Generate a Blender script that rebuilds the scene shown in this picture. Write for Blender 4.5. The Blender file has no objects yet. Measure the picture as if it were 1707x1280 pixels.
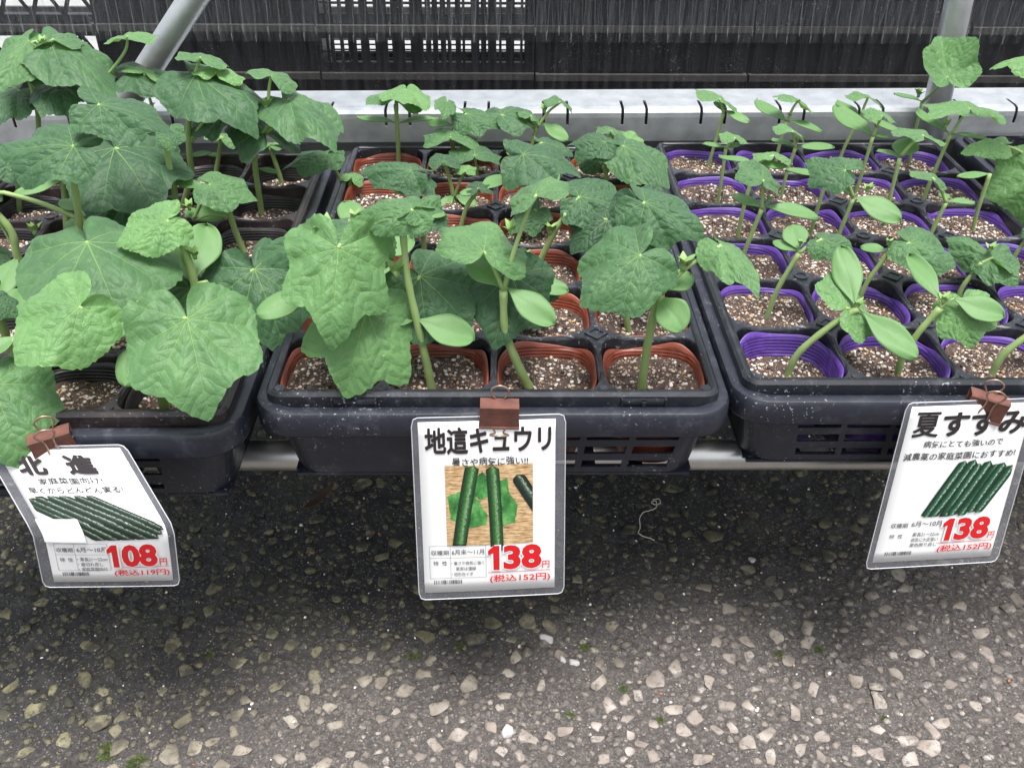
import bpy, bmesh, math, random
import numpy as np
from mathutils import Vector, Matrix, noise

rng = random.Random(7)
nrng = np.random.default_rng(11)
SC = bpy.context.scene
COL = SC.collection

# ---------------------------------------------------------------- camera
Z0 = 0.36                       # height of the pot rims above the ground
F_PX, PITCH, YAW, ROLL = 1545.12, 0.609734, 0.0123296, 0.0067576
CAM = np.array([0.14334, -0.653755, 0.442291 + Z0])
cp, sp, cy_, sy_ = math.cos(PITCH), math.sin(PITCH), math.cos(YAW), math.sin(YAW)
FW = np.array([sy_*cp, cy_*cp, -sp]); RT = np.array([cy_, -sy_, 0.0]); UP = np.cross(RT, FW)
RT, UP = RT*math.cos(ROLL) + UP*math.sin(ROLL), -RT*math.sin(ROLL) + UP*math.cos(ROLL)
cam_data = bpy.data.cameras.new('camera'); cam = bpy.data.objects.new('camera', cam_data); COL.objects.link(cam)
cam_data.sensor_width = 36.0; cam_data.lens = 36.0*F_PX/1707.0
cam_data.clip_start = 0.02; cam_data.clip_end = 400
cam.matrix_world = Matrix(((RT[0], UP[0], -FW[0], CAM[0]), (RT[1], UP[1], -FW[1], CAM[1]), (RT[2], UP[2], -FW[2], CAM[2]), (0, 0, 0, 1)))
SC.camera = cam

# ---------------------------------------------------------------- world, sun, exposure
w = bpy.data.worlds.new('World'); SC.world = w; w.use_nodes = True
nt = w.node_tree; nt.nodes.clear()
sky = nt.nodes.new('ShaderNodeTexSky'); sky.sky_type = 'NISHITA'; sky.sun_disc = False
SUN_EL, SUN_ROT = math.radians(78), math.radians(160)
sky.sun_elevation = SUN_EL; sky.sun_rotation = SUN_ROT; sky.air_density = 1.0; sky.dust_density = 3.0
hs = nt.nodes.new('ShaderNodeHueSaturation'); hs.inputs['Saturation'].default_value = 0.30
bg = nt.nodes.new('ShaderNodeBackground'); bg.inputs['Strength'].default_value = 0.078
wo = nt.nodes.new('ShaderNodeOutputWorld')
nt.links.new(sky.outputs[0], hs.inputs['Color']); nt.links.new(hs.outputs[0], bg.inputs['Color']); nt.links.new(bg.outputs[0], wo.inputs['Surface'])
sun_d = bpy.data.lights.new('sun', 'SUN'); sun_d.energy = 1.5; sun_d.angle = math.radians(25); sun_d.color = (1.0, 0.975, 0.94)
sun = bpy.data.objects.new('sun', sun_d); COL.objects.link(sun); sun.location = (0, -2, 4)
sd = Vector((math.sin(SUN_ROT)*math.cos(SUN_EL), math.cos(SUN_ROT)*math.cos(SUN_EL), math.sin(SUN_EL)))
sun.rotation_euler = sd.to_track_quat('Z', 'Y').to_euler()
SC.view_settings.view_transform = 'Standard'; SC.view_settings.look = 'None'
SC.view_settings.exposure = 1.85; SC.view_settings.gamma = 1.0; SC.view_settings.use_curve_mapping = False
SC.render.engine = 'CYCLES'
SC.cycles.max_bounces = 6; SC.cycles.transparent_max_bounces = 16; SC.cycles.use_denoising = True
SC.cycles.caustics_reflective = False; SC.cycles.caustics_refractive = False

# ---------------------------------------------------------------- photograph geometry helpers
def ray(x, y): return FW + RT*((x-853.5)/F_PX) - UP*((y-640.0)/F_PX)
def on_y(x, y, Y): d = ray(x, y); return CAM + d*((Y-CAM[1])/d[1])
def on_z(x, y, Z): d = ray(x, y); return CAM + d*((Z-CAM[2])/d[2])
def on_plane(x, y, p, n):
    d = ray(x, y); k = float(d@n)
    if abs(k) < 1e-4: k = 1e-4
    return CAM + d*(float((p-CAM)@n)/k)
def unit(v): return v/np.linalg.norm(v)

# ---------------------------------------------------------------- object helpers
def obj(name, me, mat=None, parent=None, loc=(0, 0, 0), rot=None):
    o = bpy.data.objects.new(name, me); COL.objects.link(o); o.location = loc
    if rot: o.rotation_euler = rot
    if mat is not None and me is not None and not me.materials: me.materials.append(mat)
    if parent is not None: o.parent = parent
    return o
def tag(o, label=None, cat=None, group=None, kind=None):
    if label: o['label'] = label
    if cat: o['category'] = cat
    if group: o['group'] = group
    if kind: o['kind'] = kind
    return o
def empty(name, loc=(0, 0, 0), rz=0.0):
    o = bpy.data.objects.new(name, None); COL.objects.link(o); o.location = loc; o.rotation_euler = (0, 0, rz)
    o.empty_display_size = 0.02; return o
def mesh(name, verts, faces, smooth=False, uv=None):
    me = bpy.data.meshes.new(name); me.from_pydata([tuple(map(float, v)) for v in verts], [], faces); 
    if uv is not None:
        l = me.uv_layers.new(name='UVMap'); idx = np.zeros(len(me.loops), dtype=np.int32); me.loops.foreach_get('vertex_index', idx)
        l.data.foreach_set('uv', np.asarray(uv, dtype=np.float32)[idx].ravel())
    if smooth: me.polygons.foreach_set('use_smooth', [True]*len(me.polygons))
    me.update(); return me
class MB:
    def __init__(s): s.v = []; s.f = []
    def add(s, vs, fs):
        k = len(s.v); s.v += [tuple(map(float, p)) for p in vs]; s.f += [tuple(i+k for i in q) for q in fs]; return s
    def box(s, x0, x1, y0, y1, z0, z1):
        return s.add([(x0, y0, z0), (x1, y0, z0), (x1, y1, z0), (x0, y1, z0), (x0, y0, z1), (x1, y0, z1), (x1, y1, z1), (x0, y1, z1)],
                     [(0, 3, 2, 1), (4, 5, 6, 7), (0, 1, 5, 4), (1, 2, 6, 5), (2, 3, 7, 6), (3, 0, 4, 7)])
    def tube(s, pts, rad, n=8, caps=True):
        pts = [np.array(p, float) for p in pts]; m = len(pts)
        rad = rad if hasattr(rad, '__len__') else [rad]*m
        vs = []; prev = None
        for i, p in enumerate(pts):
            t = unit(pts[min(i+1, m-1)] - pts[max(i-1, 0)])
            if prev is None:
                a = np.array([1.0, 0, 0]) if abs(t[0]) < .8 else np.array([0, 1.0, 0]); nx = unit(np.cross(t, a))
            else:
                nx = unit(prev - t*(prev@t))
            prev = nx; ny = np.cross(t, nx)
            for k in range(n):
                a = 2*math.pi*k/n; vs.append(p + (nx*math.cos(a) + ny*math.sin(a))*rad[i])
        fs = [(i*n+k, i*n+(k+1) % n, (i+1)*n+(k+1) % n, (i+1)*n+k) for i in range(m-1) for k in range(n)]
        if caps: fs += [tuple(range(n-1, -1, -1)), tuple(range((m-1)*n, m*n))]
        return s.add(vs, fs)
    def build(s, name, mat, parent=None, smooth=False, loc=(0, 0, 0)):
        return obj(name, mesh(name, s.v, s.f, smooth), mat, parent, loc)
def catmull(pts, per=6):
    P = [np.array(p, float) for p in pts]
    if len(P) < 3: return [P[0]*(1-t)+P[-1]*t for t in np.linspace(0, 1, per+1)]
    Q = [2*P[0]-P[1]] + P + [2*P[-1]-P[-2]]; out = []
    for i in range(1, len(Q)-2):
        for t in np.linspace(0, 1, per, endpoint=False):
            a, b, c, d = Q[i-1], Q[i], Q[i+1], Q[i+2]
            out.append(.5*((2*b) + (c-a)*t + (2*a-5*b+4*c-d)*t*t + (3*b-3*c+d-a)*t**3))
    out.append(P[-1]); return out

# ---------------------------------------------------------------- material helpers
class NT:
    def __init__(s, name):
        s.m = bpy.data.materials.new(name); s.m.use_nodes = True; s.t = s.m.node_tree; s.t.nodes.clear()
        s.out = s.t.nodes.new('ShaderNodeOutputMaterial')
    def put(s, sock, v):
        if isinstance(v, bpy.types.NodeSocket): s.t.links.new(v, sock)
        elif isinstance(v, tuple) and len(v) == 3 and sock.type == 'RGBA': sock.default_value = (*v, 1)
        else: sock.default_value = v
    def n(s, typ, out=0, props=None, **ins):
        nd = s.t.nodes.new('ShaderNode'+typ)
        for k, v in (props or {}).items(): setattr(nd, k, v)
        for k, v in ins.items():
            key = int(k[1:]) if k[0] == 'i' and k[1:].isdigit() else k.replace('_', ' ')
            s.put(nd.inputs[key], v)
        return nd.outputs[out]
    def m_(s, op, a, b=0.0, c=0.0): return s.n('Math', props={'operation': op}, i0=a, i1=b, i2=c)
    def mix(s, fac, a, b, blend='MIX'):
        nd = s.t.nodes.new('ShaderNodeMix'); nd.data_type = 'RGBA'; nd.blend_type = blend
        s.put(nd.inputs[0], fac); s.put(nd.inputs[6], a); s.put(nd.inputs[7], b); return nd.outputs[2]
    def ramp(s, fac, stops):
        nd = s.t.nodes.new('ShaderNodeValToRGB'); e = nd.color_ramp.elements
        while len(e) < len(stops): e.new(0.5)
        for q, (p, c) in zip(e, stops): q.position = p; q.color = (*c, 1) if len(c) == 3 else c
        s.put(nd.inputs[0], fac); return nd.outputs[0]
    def sstep(s, x, lo, hi): return s.n('MapRange', props={'interpolation_type': 'SMOOTHSTEP'}, Value=x, From_Min=lo, From_Max=hi)
    def co(s, which='Object'): 
        nd = s.t.nodes.new('ShaderNodeTexCoord'); return nd.outputs[which]
    def pos(s): return s.t.nodes.new('ShaderNodeNewGeometry').outputs['Position']
    def noise(s, vec, scale, detail=3.0, rough=.55, out=0): return s.n('TexNoise', out=out, Vector=vec, Scale=scale, Detail=detail, Roughness=rough)
    def vor(s, vec, scale, feature='F1', out=0, rand=1.0): return s.n('TexVoronoi', out=out, props={'feature': feature}, Vector=vec, Scale=scale, Randomness=rand)
    def bump(s, h, strength=.3, dist=.001): return s.n('Bump', Height=h, Strength=strength, Distance=dist)
    def bsdf(s, **k): return s.n('BsdfPrincipled', **k)
    def done(s, sh): s.t.links.new(sh, s.out.inputs['Surface']); return s.m

def mat_plastic(name, base, dust, rough=.42):
    N = NT(name); p = N.pos()
    d = N.sstep(N.noise(p, 55, 6, .75), .48, .74); sc = N.sstep(N.noise(p, 330, 2, .6), .64, .69)
    patch = N.sstep(N.noise(p, 14, 2), .42, .65)
    col = N.mix(N.m_('MULTIPLY', d, .55), base, dust)
    col = N.mix(N.m_('MULTIPLY', N.m_('MULTIPLY', sc, patch), .7), col, (.35, .36, .38))
    r = N.m_('ADD', N.m_('MULTIPLY', d, .25), rough)
    return N.done(N.bsdf(Base_Color=col, Roughness=r, Normal=N.bump(N.noise(p, 260, 3), .12, .0006)))
M_NAVY = mat_plastic('navy_black_plastic', (.014, .016, .025), (.062, .066, .082), .36)
M_TRAY = mat_plastic('black_tray_plastic', (.013, .0145, .020), (.07, .074, .086), .34)
M_BROWN = mat_plastic('brown_black_plastic', (.020, .014, .015), (.06, .050, .050), .36)
M_BLACK = mat_plastic('black_crate_plastic', (.006, .006, .009), (.018, .018, .022), .45)
M_LIP = mat_plastic('dusty_lip_plastic', (.05, .046, .044), (.13, .12, .11), .6)
def mat_pot(name, base, light):
    N = NT(name); z = N.n('SeparateXYZ', 2, None, Vector=N.co('Object')); ring = N.m_('MULTIPLY', N.m_('SINE', N.m_('MULTIPLY', z, 2*math.pi/.0031)), N.m_('MULTIPLY', N.m_('LESS_THAN', z, -.002), N.m_('GREATER_THAN', z, -.030))); d = N.sstep(N.noise(N.pos(), 60, 5, .7), .5, .8)
    col = N.mix(N.m_('MULTIPLY', d, .6), base, light); sm = N.m_('MULTIPLY', N.sstep(N.noise(N.pos(), 130, 4, .75), .58, .70), .6); col = N.mix(sm, col, (.07, .05, .04))
    return N.done(N.bsdf(Base_Color=col, Roughness=.42, Normal=N.bump(ring, .35, .0007)))
M_POT = {'orange': mat_pot('terracotta_plastic', (.185, .038, .018), (.29, .10, .065)),
         'purple': mat_pot('purple_plastic', (.078, .030, .225), (.17, .11, .32)),
         'black': mat_pot('black_pot_plastic', (.012, .011, .012), (.04, .038, .038))}
def mat_soil():
    N = NT('potting_soil'); p = N.pos()
    n1 = N.noise(p, 700, 4, .7); n2 = N.noise(p, 160, 3)
    col = N.ramp(n1, [(.30, (.016, .010, .008)), (.55, (.058, .034, .026)), (.74, (.17, .11, .085))])
    v = N.vor(p, 420, out=1); cell = N.n('SeparateColor', Color=v); d = N.vor(p, 420)
    grain = N.m_('MULTIPLY', N.sstep(cell, .70, .74), N.m_('SUBTRACT', 1.0, N.sstep(d, .28, .46)))
    col = N.mix(N.m_('MULTIPLY', grain, .85), col, N.ramp(N.noise(p, 90, 1), [(.35, (.40, .27, .20)), (.6, (.66, .58, .52))]))
    col = N.mix(.45, col, N.ramp(n2, [(.35, (.020, .013, .011)), (.65, (.13, .083, .064))]), 'MIX')
    return N.done(N.bsdf(Base_Color=col, Roughness=.9, Normal=N.bump(n1, .6, .0012)))
M_SOIL = mat_soil()
def mat_attr(name, attr, rough=.8):
    N = NT(name); a = N.n('Attribute', props={'attribute_name': attr}); p = N.pos()
    col = N.mix(.35, a, N.ramp(N.noise(p, 600, 3), [(.3, (.35, .3, .26)), (.7, (1, 1, 1))]), 'MULTIPLY')
    return N.done(N.bsdf(Base_Color=col, Roughness=rough, Normal=N.bump(N.noise(p, 900, 2), .3, .0005)))
M_GRAIN = mat_attr('perlite_and_grit', 'col')

def mat_leaf(name, cot=False):
    N = NT(name); uv = N.co('UV'); sx = N.n('SeparateXYZ', 0, None, Vector=uv); sepnode = sx.node
    x = N.m_('MULTIPLY', N.m_('SUBTRACT', sepnode.outputs[0], .5), 2.5); y = N.m_('MULTIPLY', N.m_('SUBTRACT', sepnode.outputs[1], .3), 2.5)
    ax = N.m_('ABSOLUTE', x); R = N.m_('SQRT', N.m_('ADD', N.m_('MULTIPLY', x, x), N.m_('MULTIPLY', y, y)))
    tone = N.n('Attribute', out=2, props={'attribute_name': 'tone', 'attribute_type': 'OBJECT'})
    rnd = N.n('ObjectInfo', out=5)
    vein = sec = hmp = None; wn = N.noise(N.n('CombineXYZ', X=x, Y=y, Z=N.m_('MULTIPLY', rnd, 9.0)), 2.6, 2)
    angs = (0,) if cot else (0, 37, 76, 118)
    for a in angs:
        ca, sa = math.cos(math.radians(a)), math.sin(math.radians(a))
        d = N.m_('ABSOLUTE', N.m_('SUBTRACT', N.m_('MULTIPLY', ax, ca), N.m_('MULTIPLY', y, sa)))
        fwd = N.m_('ADD', N.m_('MULTIPLY', ax, sa), N.m_('MULTIPLY', y, ca))
        wd = N.m_('MAXIMUM', N.m_('SUBTRACT', .0135 if a == 0 else .0105, N.m_('MULTIPLY', fwd, .013)), .002)
        mk = N.m_('MULTIPLY', N.m_('SUBTRACT', 1.0, N.sstep(N.m_('DIVIDE', d, wd), .25, 1.0)), N.m_('GREATER_THAN', fwd, 0.0))
        vein = mk if vein is None else N.m_('MAXIMUM', vein, mk)
        if not cot:
            k_ = N.m_('FRACT', N.m_('ADD', N.m_('MULTIPLY', N.m_('SUBTRACT', fwd, N.m_('MULTIPLY', d, .8 if a else 1.0)), 7.5), N.m_('MULTIPLY', N.m_('ADD', wn, rnd), 2.0)))
            ln = N.m_('SUBTRACT', 1.0, N.sstep(N.m_('ABSOLUTE', N.m_('SUBTRACT', k_, .5)), .0, .10))
            hump = N.m_('MULTIPLY', N.m_('ABSOLUTE', N.m_('SUBTRACT', k_, .5)), 2.0)
            ins = N.m_('MULTIPLY', N.m_('SUBTRACT', 1.0, N.sstep(N.m_('DIVIDE', d, N.m_('MAXIMUM', fwd, .01)), .26, .36)), N.m_('GREATER_THAN', fwd, .06))
            ln = N.m_('MULTIPLY', ln, ins); hump = N.m_('MULTIPLY', hump, ins)
            sec = ln if sec is None else N.m_('MAXIMUM', sec, ln); hmp = hump if hmp is None else N.m_('MAXIMUM', hmp, hump)
    sv = N.n('CombineXYZ', X=x, Y=y, Z=N.m_('MULTIPLY', rnd, 9.0))
    sv2 = N.n('VectorMath', props={'operation': 'ADD'}, i0=sv, i1=N.n('VectorMath', props={'operation': 'SCALE'}, i0=N.noise(sv, 3, 2, out=1), Scale=.10))
    e1 = N.vor(sv2, 5.2, 'DISTANCE_TO_EDGE'); e2 = N.vor(sv2, 15, 'DISTANCE_TO_EDGE')
    net1 = N.m_('SUBTRACT', 1.0, N.sstep(e1, .0, .055)); net2 = N.m_('SUBTRACT', 1.0, N.sstep(e2, .0, .12))
    nz = N.noise(sv, 2.2, 3)
    if cot:
        c = N.mix(nz, (.105, .225, .072), (.15, .285, .105)); under = (.16, .27, .11); veinc = (.24, .36, .19)
    else:
        c = N.ramp(N.m_('ADD', N.m_('MULTIPLY', tone, .8), N.m_('MULTIPLY', N.m_('SUBTRACT', nz, .5), .35)),
                   [(.0, (.018, .056, .026)), (.35, (.044, .114, .047)), (.7, (.132, .272, .092)), (1.0, (.232, .42, .138))])
        under = N.ramp(tone, [(0, (.06, .13, .05)), (1, (.22, .36, .10))]); veinc = (.24, .40, .12)
        c = N.mix(N.m_('MULTIPLY', net2, .07), c, (.17, .28, .14))
        c = N.mix(N.m_('MULTIPLY', net1, .05), c, (.21, .33, .16))
        c = N.mix(N.m_('MULTIPLY', sec, .12), c, (.19, .34, .12))
    c = N.mix(N.m_('MULTIPLY', vein, .16 if cot else .5), c, veinc)
    spots = N.m_('MULTIPLY', N.sstep(N.noise(sv, 16, 3, .7), .70, .73), N.sstep(N.noise(sv, 3.0, 1), .52, .62))
    c = N.mix(N.m_('MULTIPLY', spots, .6), c, (.5, .58, .48))
    back = N.t.nodes.new('ShaderNodeNewGeometry').outputs['Backfacing']
    c = N.mix(back, c, under)
    if cot: h = N.m_('ADD', N.m_('MULTIPLY', vein, -.25), N.m_('MULTIPLY', N.noise(sv, 6, 3), .5))
    else: h = N.m_('ADD', N.m_('ADD', N.m_('MULTIPLY', N.m_('MINIMUM', e1, .22), 2.2), N.m_('MULTIPLY', N.m_('MINIMUM', e2, .2), .6)), N.m_('ADD', N.m_('MULTIPLY', vein, -.5), N.m_('MULTIPLY', N.m_('SQRT', hmp), .55)))
    nrm = N.bump(h, .3 if cot else .46, .0027)
    pb = N.bsdf(Base_Color=c, Roughness=.5 if cot else .52, Normal=nrm, Specular_IOR_Level=.34, Sheen_Weight=.12)
    tr = N.n('BsdfTranslucent', Color=N.mix(1.0, c, (1.5, 1.75, .75), 'MULTIPLY'), Normal=nrm)
    return N.done(N.n('MixShader', i0=.22, i1=pb, i2=tr))
M_LEAF = mat_leaf('cucumber_leaf'); M_COT = mat_leaf('cotyledon_leaf', True)
def mat_stem():
    N = NT('pale_green_stem'); p = N.pos(); n = N.noise(p, 90, 3)
    z = N.n('SeparateXYZ', 2, None, Vector=p)
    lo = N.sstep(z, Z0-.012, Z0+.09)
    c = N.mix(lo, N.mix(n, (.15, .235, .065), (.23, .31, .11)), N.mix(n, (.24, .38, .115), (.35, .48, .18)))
    pb = N.bsdf(Base_Color=c, Roughness=.5, Normal=N.bump(N.noise(p, 700, 2), .25, .0006), Sheen_Weight=.15)
    return N.done(N.n('MixShader', i0=.12, i1=pb, i2=N.n('BsdfTranslucent', Color=c)))
M_STEM = mat_stem()
def mat_galv():
    N = NT('galvanised_steel'); p = N.pos()
    n = N.noise(p, 40, 5, .65); v = N.vor(p, 130, out=1); vv = N.n('SeparateColor', Color=v)
    c = N.mix(N.m_('MULTIPLY', vv, .25), N.ramp(n, [(.3, (.46, .48, .49)), (.7, (.60, .62, .63))]), (.62, .64, .66))
    return N.done(N.bsdf(Base_Color=c, Metallic=.85, Roughness=N.m_('ADD', .36, N.m_('MULTIPLY', n, .2)), Normal=N.bump(N.noise(p, 300, 2), .08, .0005)))
M_GALV = mat_galv()
def simple(name, c, rough=.6, metal=0.0, noise_s=0, c2=None):
    N = NT(name); col = c
    if noise_s: col = N.mix(N.noise(N.pos(), noise_s, 4), c, c2)
    return N.done(N.bsdf(Base_Color=col, Roughness=rough, Metallic=metal))
M_PIPE = simple('steel_pipe', (.62, .62, .60), .34, .9, 60, (.45, .45, .43))
M_RUST = simple('rusty_clip', (.26, .10, .07), .7, .2, 110, (.04, .022, .022))
M_WIRE = simple('clip_wire', (.45, .34, .27), .35, .8, 300, (.25, .14, .09))

# ================================================================ SETTING: ground
def fbm(x, y, s, o=3):
    return noise.fractal(Vector((x*s, y*s, 1.7)), 1.0, 2.1, o)
def mat_ground():
    N = NT('stained_shaded_asphalt'); p = N.pos()
    fine = N.noise(p, 520, 4, .7); mid = N.noise(p, 26, 5, .65); big = N.noise(p, 4.5, 3, .6)
    sx = N.n('SeparateXYZ', 0, None, Vector=p).node
    # dusty, dry patch to the right ; wet stains plus painted bench shade darken the rest
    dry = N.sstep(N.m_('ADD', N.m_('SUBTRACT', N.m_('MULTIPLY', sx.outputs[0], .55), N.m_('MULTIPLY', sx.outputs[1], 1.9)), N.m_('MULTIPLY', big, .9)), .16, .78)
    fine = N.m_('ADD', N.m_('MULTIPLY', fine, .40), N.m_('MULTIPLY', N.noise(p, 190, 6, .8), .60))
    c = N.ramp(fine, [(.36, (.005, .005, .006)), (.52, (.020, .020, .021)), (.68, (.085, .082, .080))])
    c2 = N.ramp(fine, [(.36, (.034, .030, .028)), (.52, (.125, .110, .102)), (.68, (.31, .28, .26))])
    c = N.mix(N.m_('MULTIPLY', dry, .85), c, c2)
    c = N.mix(N.m_('MULTIPLY', N.sstep(mid, .48, .68), .35), c, (.085, .075, .072))
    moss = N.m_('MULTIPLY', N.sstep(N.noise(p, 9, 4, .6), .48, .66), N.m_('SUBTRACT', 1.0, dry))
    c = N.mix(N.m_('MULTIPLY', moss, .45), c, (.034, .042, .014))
    v = N.vor(p, 330, out=1); cell = N.n('SeparateColor', Color=v); d = N.vor(p, 330)
    grit = N.m_('MULTIPLY', N.sstep(cell, .66, .72), N.m_('SUBTRACT', 1.0, N.sstep(d, .2, .42)))
    c = N.mix(N.m_('MULTIPLY', grit, .6), c, (.27, .25, .22))
    v2 = N.vor(p, 85, out=1); cell2 = N.n('SeparateColor', Color=v2); d2 = N.vor(p, 85)
    agg = N.m_('MULTIPLY', N.sstep(cell2, .62, .68), N.m_('SUBTRACT', 1.0, N.sstep(d2, .18, .42)))
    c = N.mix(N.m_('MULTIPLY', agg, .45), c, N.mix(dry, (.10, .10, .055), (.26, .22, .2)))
    h = N.m_('ADD', N.m_('MULTIPLY', fine, .7), N.m_('ADD', mid, N.m_('MULTIPLY', agg, .5)))
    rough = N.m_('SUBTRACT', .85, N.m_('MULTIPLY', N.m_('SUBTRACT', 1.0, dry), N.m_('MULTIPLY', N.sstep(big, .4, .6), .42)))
    return N.done(N.bsdf(Base_Color=c, Roughness=rough, Normal=N.bump(h, 1.0, .006)))
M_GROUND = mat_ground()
def stone_z(x, y): return .0024*fbm(x, y, 60, 3) + .0045*fbm(x+5, y, 9, 2)
def build_ground():
    xs = np.concatenate([[-60, -12, -3], np.arange(-.62, 1.0401, .0034), [3, 12, 60]])
    ys = np.concatenate([[-60, -12, -3, -1], np.arange(-.22, .4401, .0034), [.8, 1.5, 4, 15, 120]])
    V = []
    for y in ys:
        for x in xs:
            z = 0.0
            if -.62 <= x <= 1.04 and -.22 <= y <= .44:
                e = max(0.0, min(1.0, (x+.62)/.05, (1.04-x)/.05, (y+.22)/.03, (.44-y)/.05))
                z = e*(stone_z(x, y) + .0009*noise.noise(Vector((x*170, y*170, 3.1))))
            V.append((x, y, z))
    n = len(xs)
    Fc = [(j*n+i, j*n+i+1, (j+1)*n+i+1, (j+1)*n+i) for j in range(len(ys)-1) for i in range(n-1)]
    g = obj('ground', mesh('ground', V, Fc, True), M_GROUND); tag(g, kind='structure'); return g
ground = build_ground()

# stones set flush in the asphalt
def mat_stone(big_one=True):
    N = NT('pale_aggregate' if big_one else 'small_aggregate'); p = N.pos(); r = N.n('ObjectInfo', out=5)
    g = N.n('Attribute', props={'attribute_name': 'col'}); 
    sx = N.n('SeparateXYZ', 0, None, Vector=p).node
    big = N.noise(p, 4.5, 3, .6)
    dry = N.sstep(N.m_('ADD', N.m_('SUBTRACT', N.m_('MULTIPLY', sx.outputs[0], .55), N.m_('MULTIPLY', sx.outputs[1], 1.9)), N.m_('MULTIPLY', big, .9)), .28, .90)  # same spread: stains and painted bench shade darken stones farther back
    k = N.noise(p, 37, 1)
    damp_shaded = N.ramp(k, [(.3, (.085, .080, .044)), (.5, (.155, .142, .076)), (.7, (.24, .22, .13))])
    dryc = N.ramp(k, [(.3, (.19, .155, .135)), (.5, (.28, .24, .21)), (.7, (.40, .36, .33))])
    c = N.mix(dry, damp_shaded, dryc)
    oz = N.n('SeparateXYZ', 2, None, Vector=N.co('Object'))
    edge = N.m_('SUBTRACT', 1.0, N.sstep(N.m_('ADD', oz, N.m_('MULTIPLY', N.m_('SUBTRACT', N.noise(p, 150, 5, .75), .5), 1.1)), .04, .30))
    isbig = N.m_('LESS_THAN', N.m_('ABSOLUTE', oz), 2.0)
    dirt = N.m_('MAXIMUM', N.sstep(N.noise(p, 190, 5, .7), .50, .66), edge) if big_one else N.sstep(N.noise(p, 190, 5, .7), .40, .58)
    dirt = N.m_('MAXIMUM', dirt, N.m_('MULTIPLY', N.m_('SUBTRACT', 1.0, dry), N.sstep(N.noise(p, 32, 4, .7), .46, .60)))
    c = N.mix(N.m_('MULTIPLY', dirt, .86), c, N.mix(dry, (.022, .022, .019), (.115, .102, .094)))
    return N.done(N.bsdf(Base_Color=c, Roughness=.8, Normal=N.bump(N.noise(p, 420, 4), .5, .0012)))
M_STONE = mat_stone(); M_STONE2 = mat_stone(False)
def stone_mesh(seed):
    r = random.Random(seed); bm = bmesh.new(); bmesh.ops.create_icosphere(bm, subdivisions=3, radius=1.0)
    for k in range(8):
        a = r.uniform(0, 6.283); n = Vector((math.cos(a), math.sin(a), r.uniform(-.25, .5))).normalized(); d = r.uniform(.52, .80)
        for v in bm.verts:
            e = v.co.dot(n) - d
            if e > 0: v.co -= n*e*.98
    el = r.uniform(.62, .95)
    for v in bm.verts:
        v.co += Vector(noise.noise_vector(v.co*1.6 + Vector((seed*3.1, 0, 0))))*.16
        v.co.y *= el; v.co.z *= .55
        if v.co.z < -.2: v.co.z = -.2
        if v.co.z > .30: v.co.z = .30 + (v.co.z-.30)*.3
    me = bpy.data.meshes.new('stone'); bm.to_mesh(me); bm.free()
    me.polygons.foreach_set('use_smooth', [True]*len(me.polygons)); me.materials.append(M_STONE); return me
STONES = [stone_mesh(k) for k in range(14)]
placed = []; big_st = []; small_st = []
grid = {}
def free(x, y, r):
    cx, cyy = int(x/.03), int(y/.03)
    for i in (-1, 0, 1):
        for j in (-1, 0, 1):
            for (a, b, c) in grid.get((cx+i, cyy+j), ()):
                if (a-x)**2 + (b-y)**2 < (.86*(c+r))**2: return False
    grid.setdefault((cx, cyy), []).append((x, y, r)); return True
def try_stones(n, rlo, rhi, out):
    for _ in range(n):
        y = rng.uniform(-.20, .40); x = rng.uniform(-.45-.55*max(y, 0), .78+.45*max(y, 0))
        dens = .5 + .5*fbm(x+3, y-2, 7, 2) + .35*max(0, x-.1) - .25*max(0, y-.1)*2
        if rng.random() > max(.16, min(1, dens+.18)): continue
        r = rlo*(rhi/rlo)**(rng.random()**1.3)
        if free(x, y, r): out.append((x, y, r))
try_stones(1500, .0072, .0125, big_st); try_stones(6500, .0040, .008, big_st); try_stones(22000, .0012, .0042, small_st)
big_st.sort(key=lambda s: -s[2]/math.hypot(s[0]-CAM[0], s[1]-CAM[1]))
extra = big_st[300:] + small_st
for (x, y, r) in big_st[:300]:
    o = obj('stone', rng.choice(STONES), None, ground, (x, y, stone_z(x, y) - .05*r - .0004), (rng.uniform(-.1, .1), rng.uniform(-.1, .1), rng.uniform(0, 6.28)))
    o.scale = (r*1.18, r*1.18, r*.75)
sv, sf = [], []
lo_bm = bmesh.new(); bmesh.ops.create_icosphere(lo_bm, subdivisions=1, radius=1.0); lo_v = np.array([v.co for v in lo_bm.verts]); lo_f = [tuple(v.index for v in f.verts) for f in lo_bm.faces]; lo_bm.free()
for (x, y, r) in extra:
    a = rng.uniform(0, 6.28); M = np.array([[math.cos(a), -math.sin(a), 0], [math.sin(a), math.cos(a), 0], [0, 0, 1]])
    q = lo_v*(1 + nrng.uniform(-.42, .25, (len(lo_v), 1)))*np.array([1.15, rng.uniform(.55, 1), .40])*r
    k = len(sv); sv += list(q@M.T + np.array([x, y, stone_z(x, y)-.05*r])); sf += [tuple(i+k for i in f) for f in lo_f]
tag(obj('gravel', mesh('gravel', sv, sf, True), M_STONE2, ground), kind='stuff')

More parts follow.
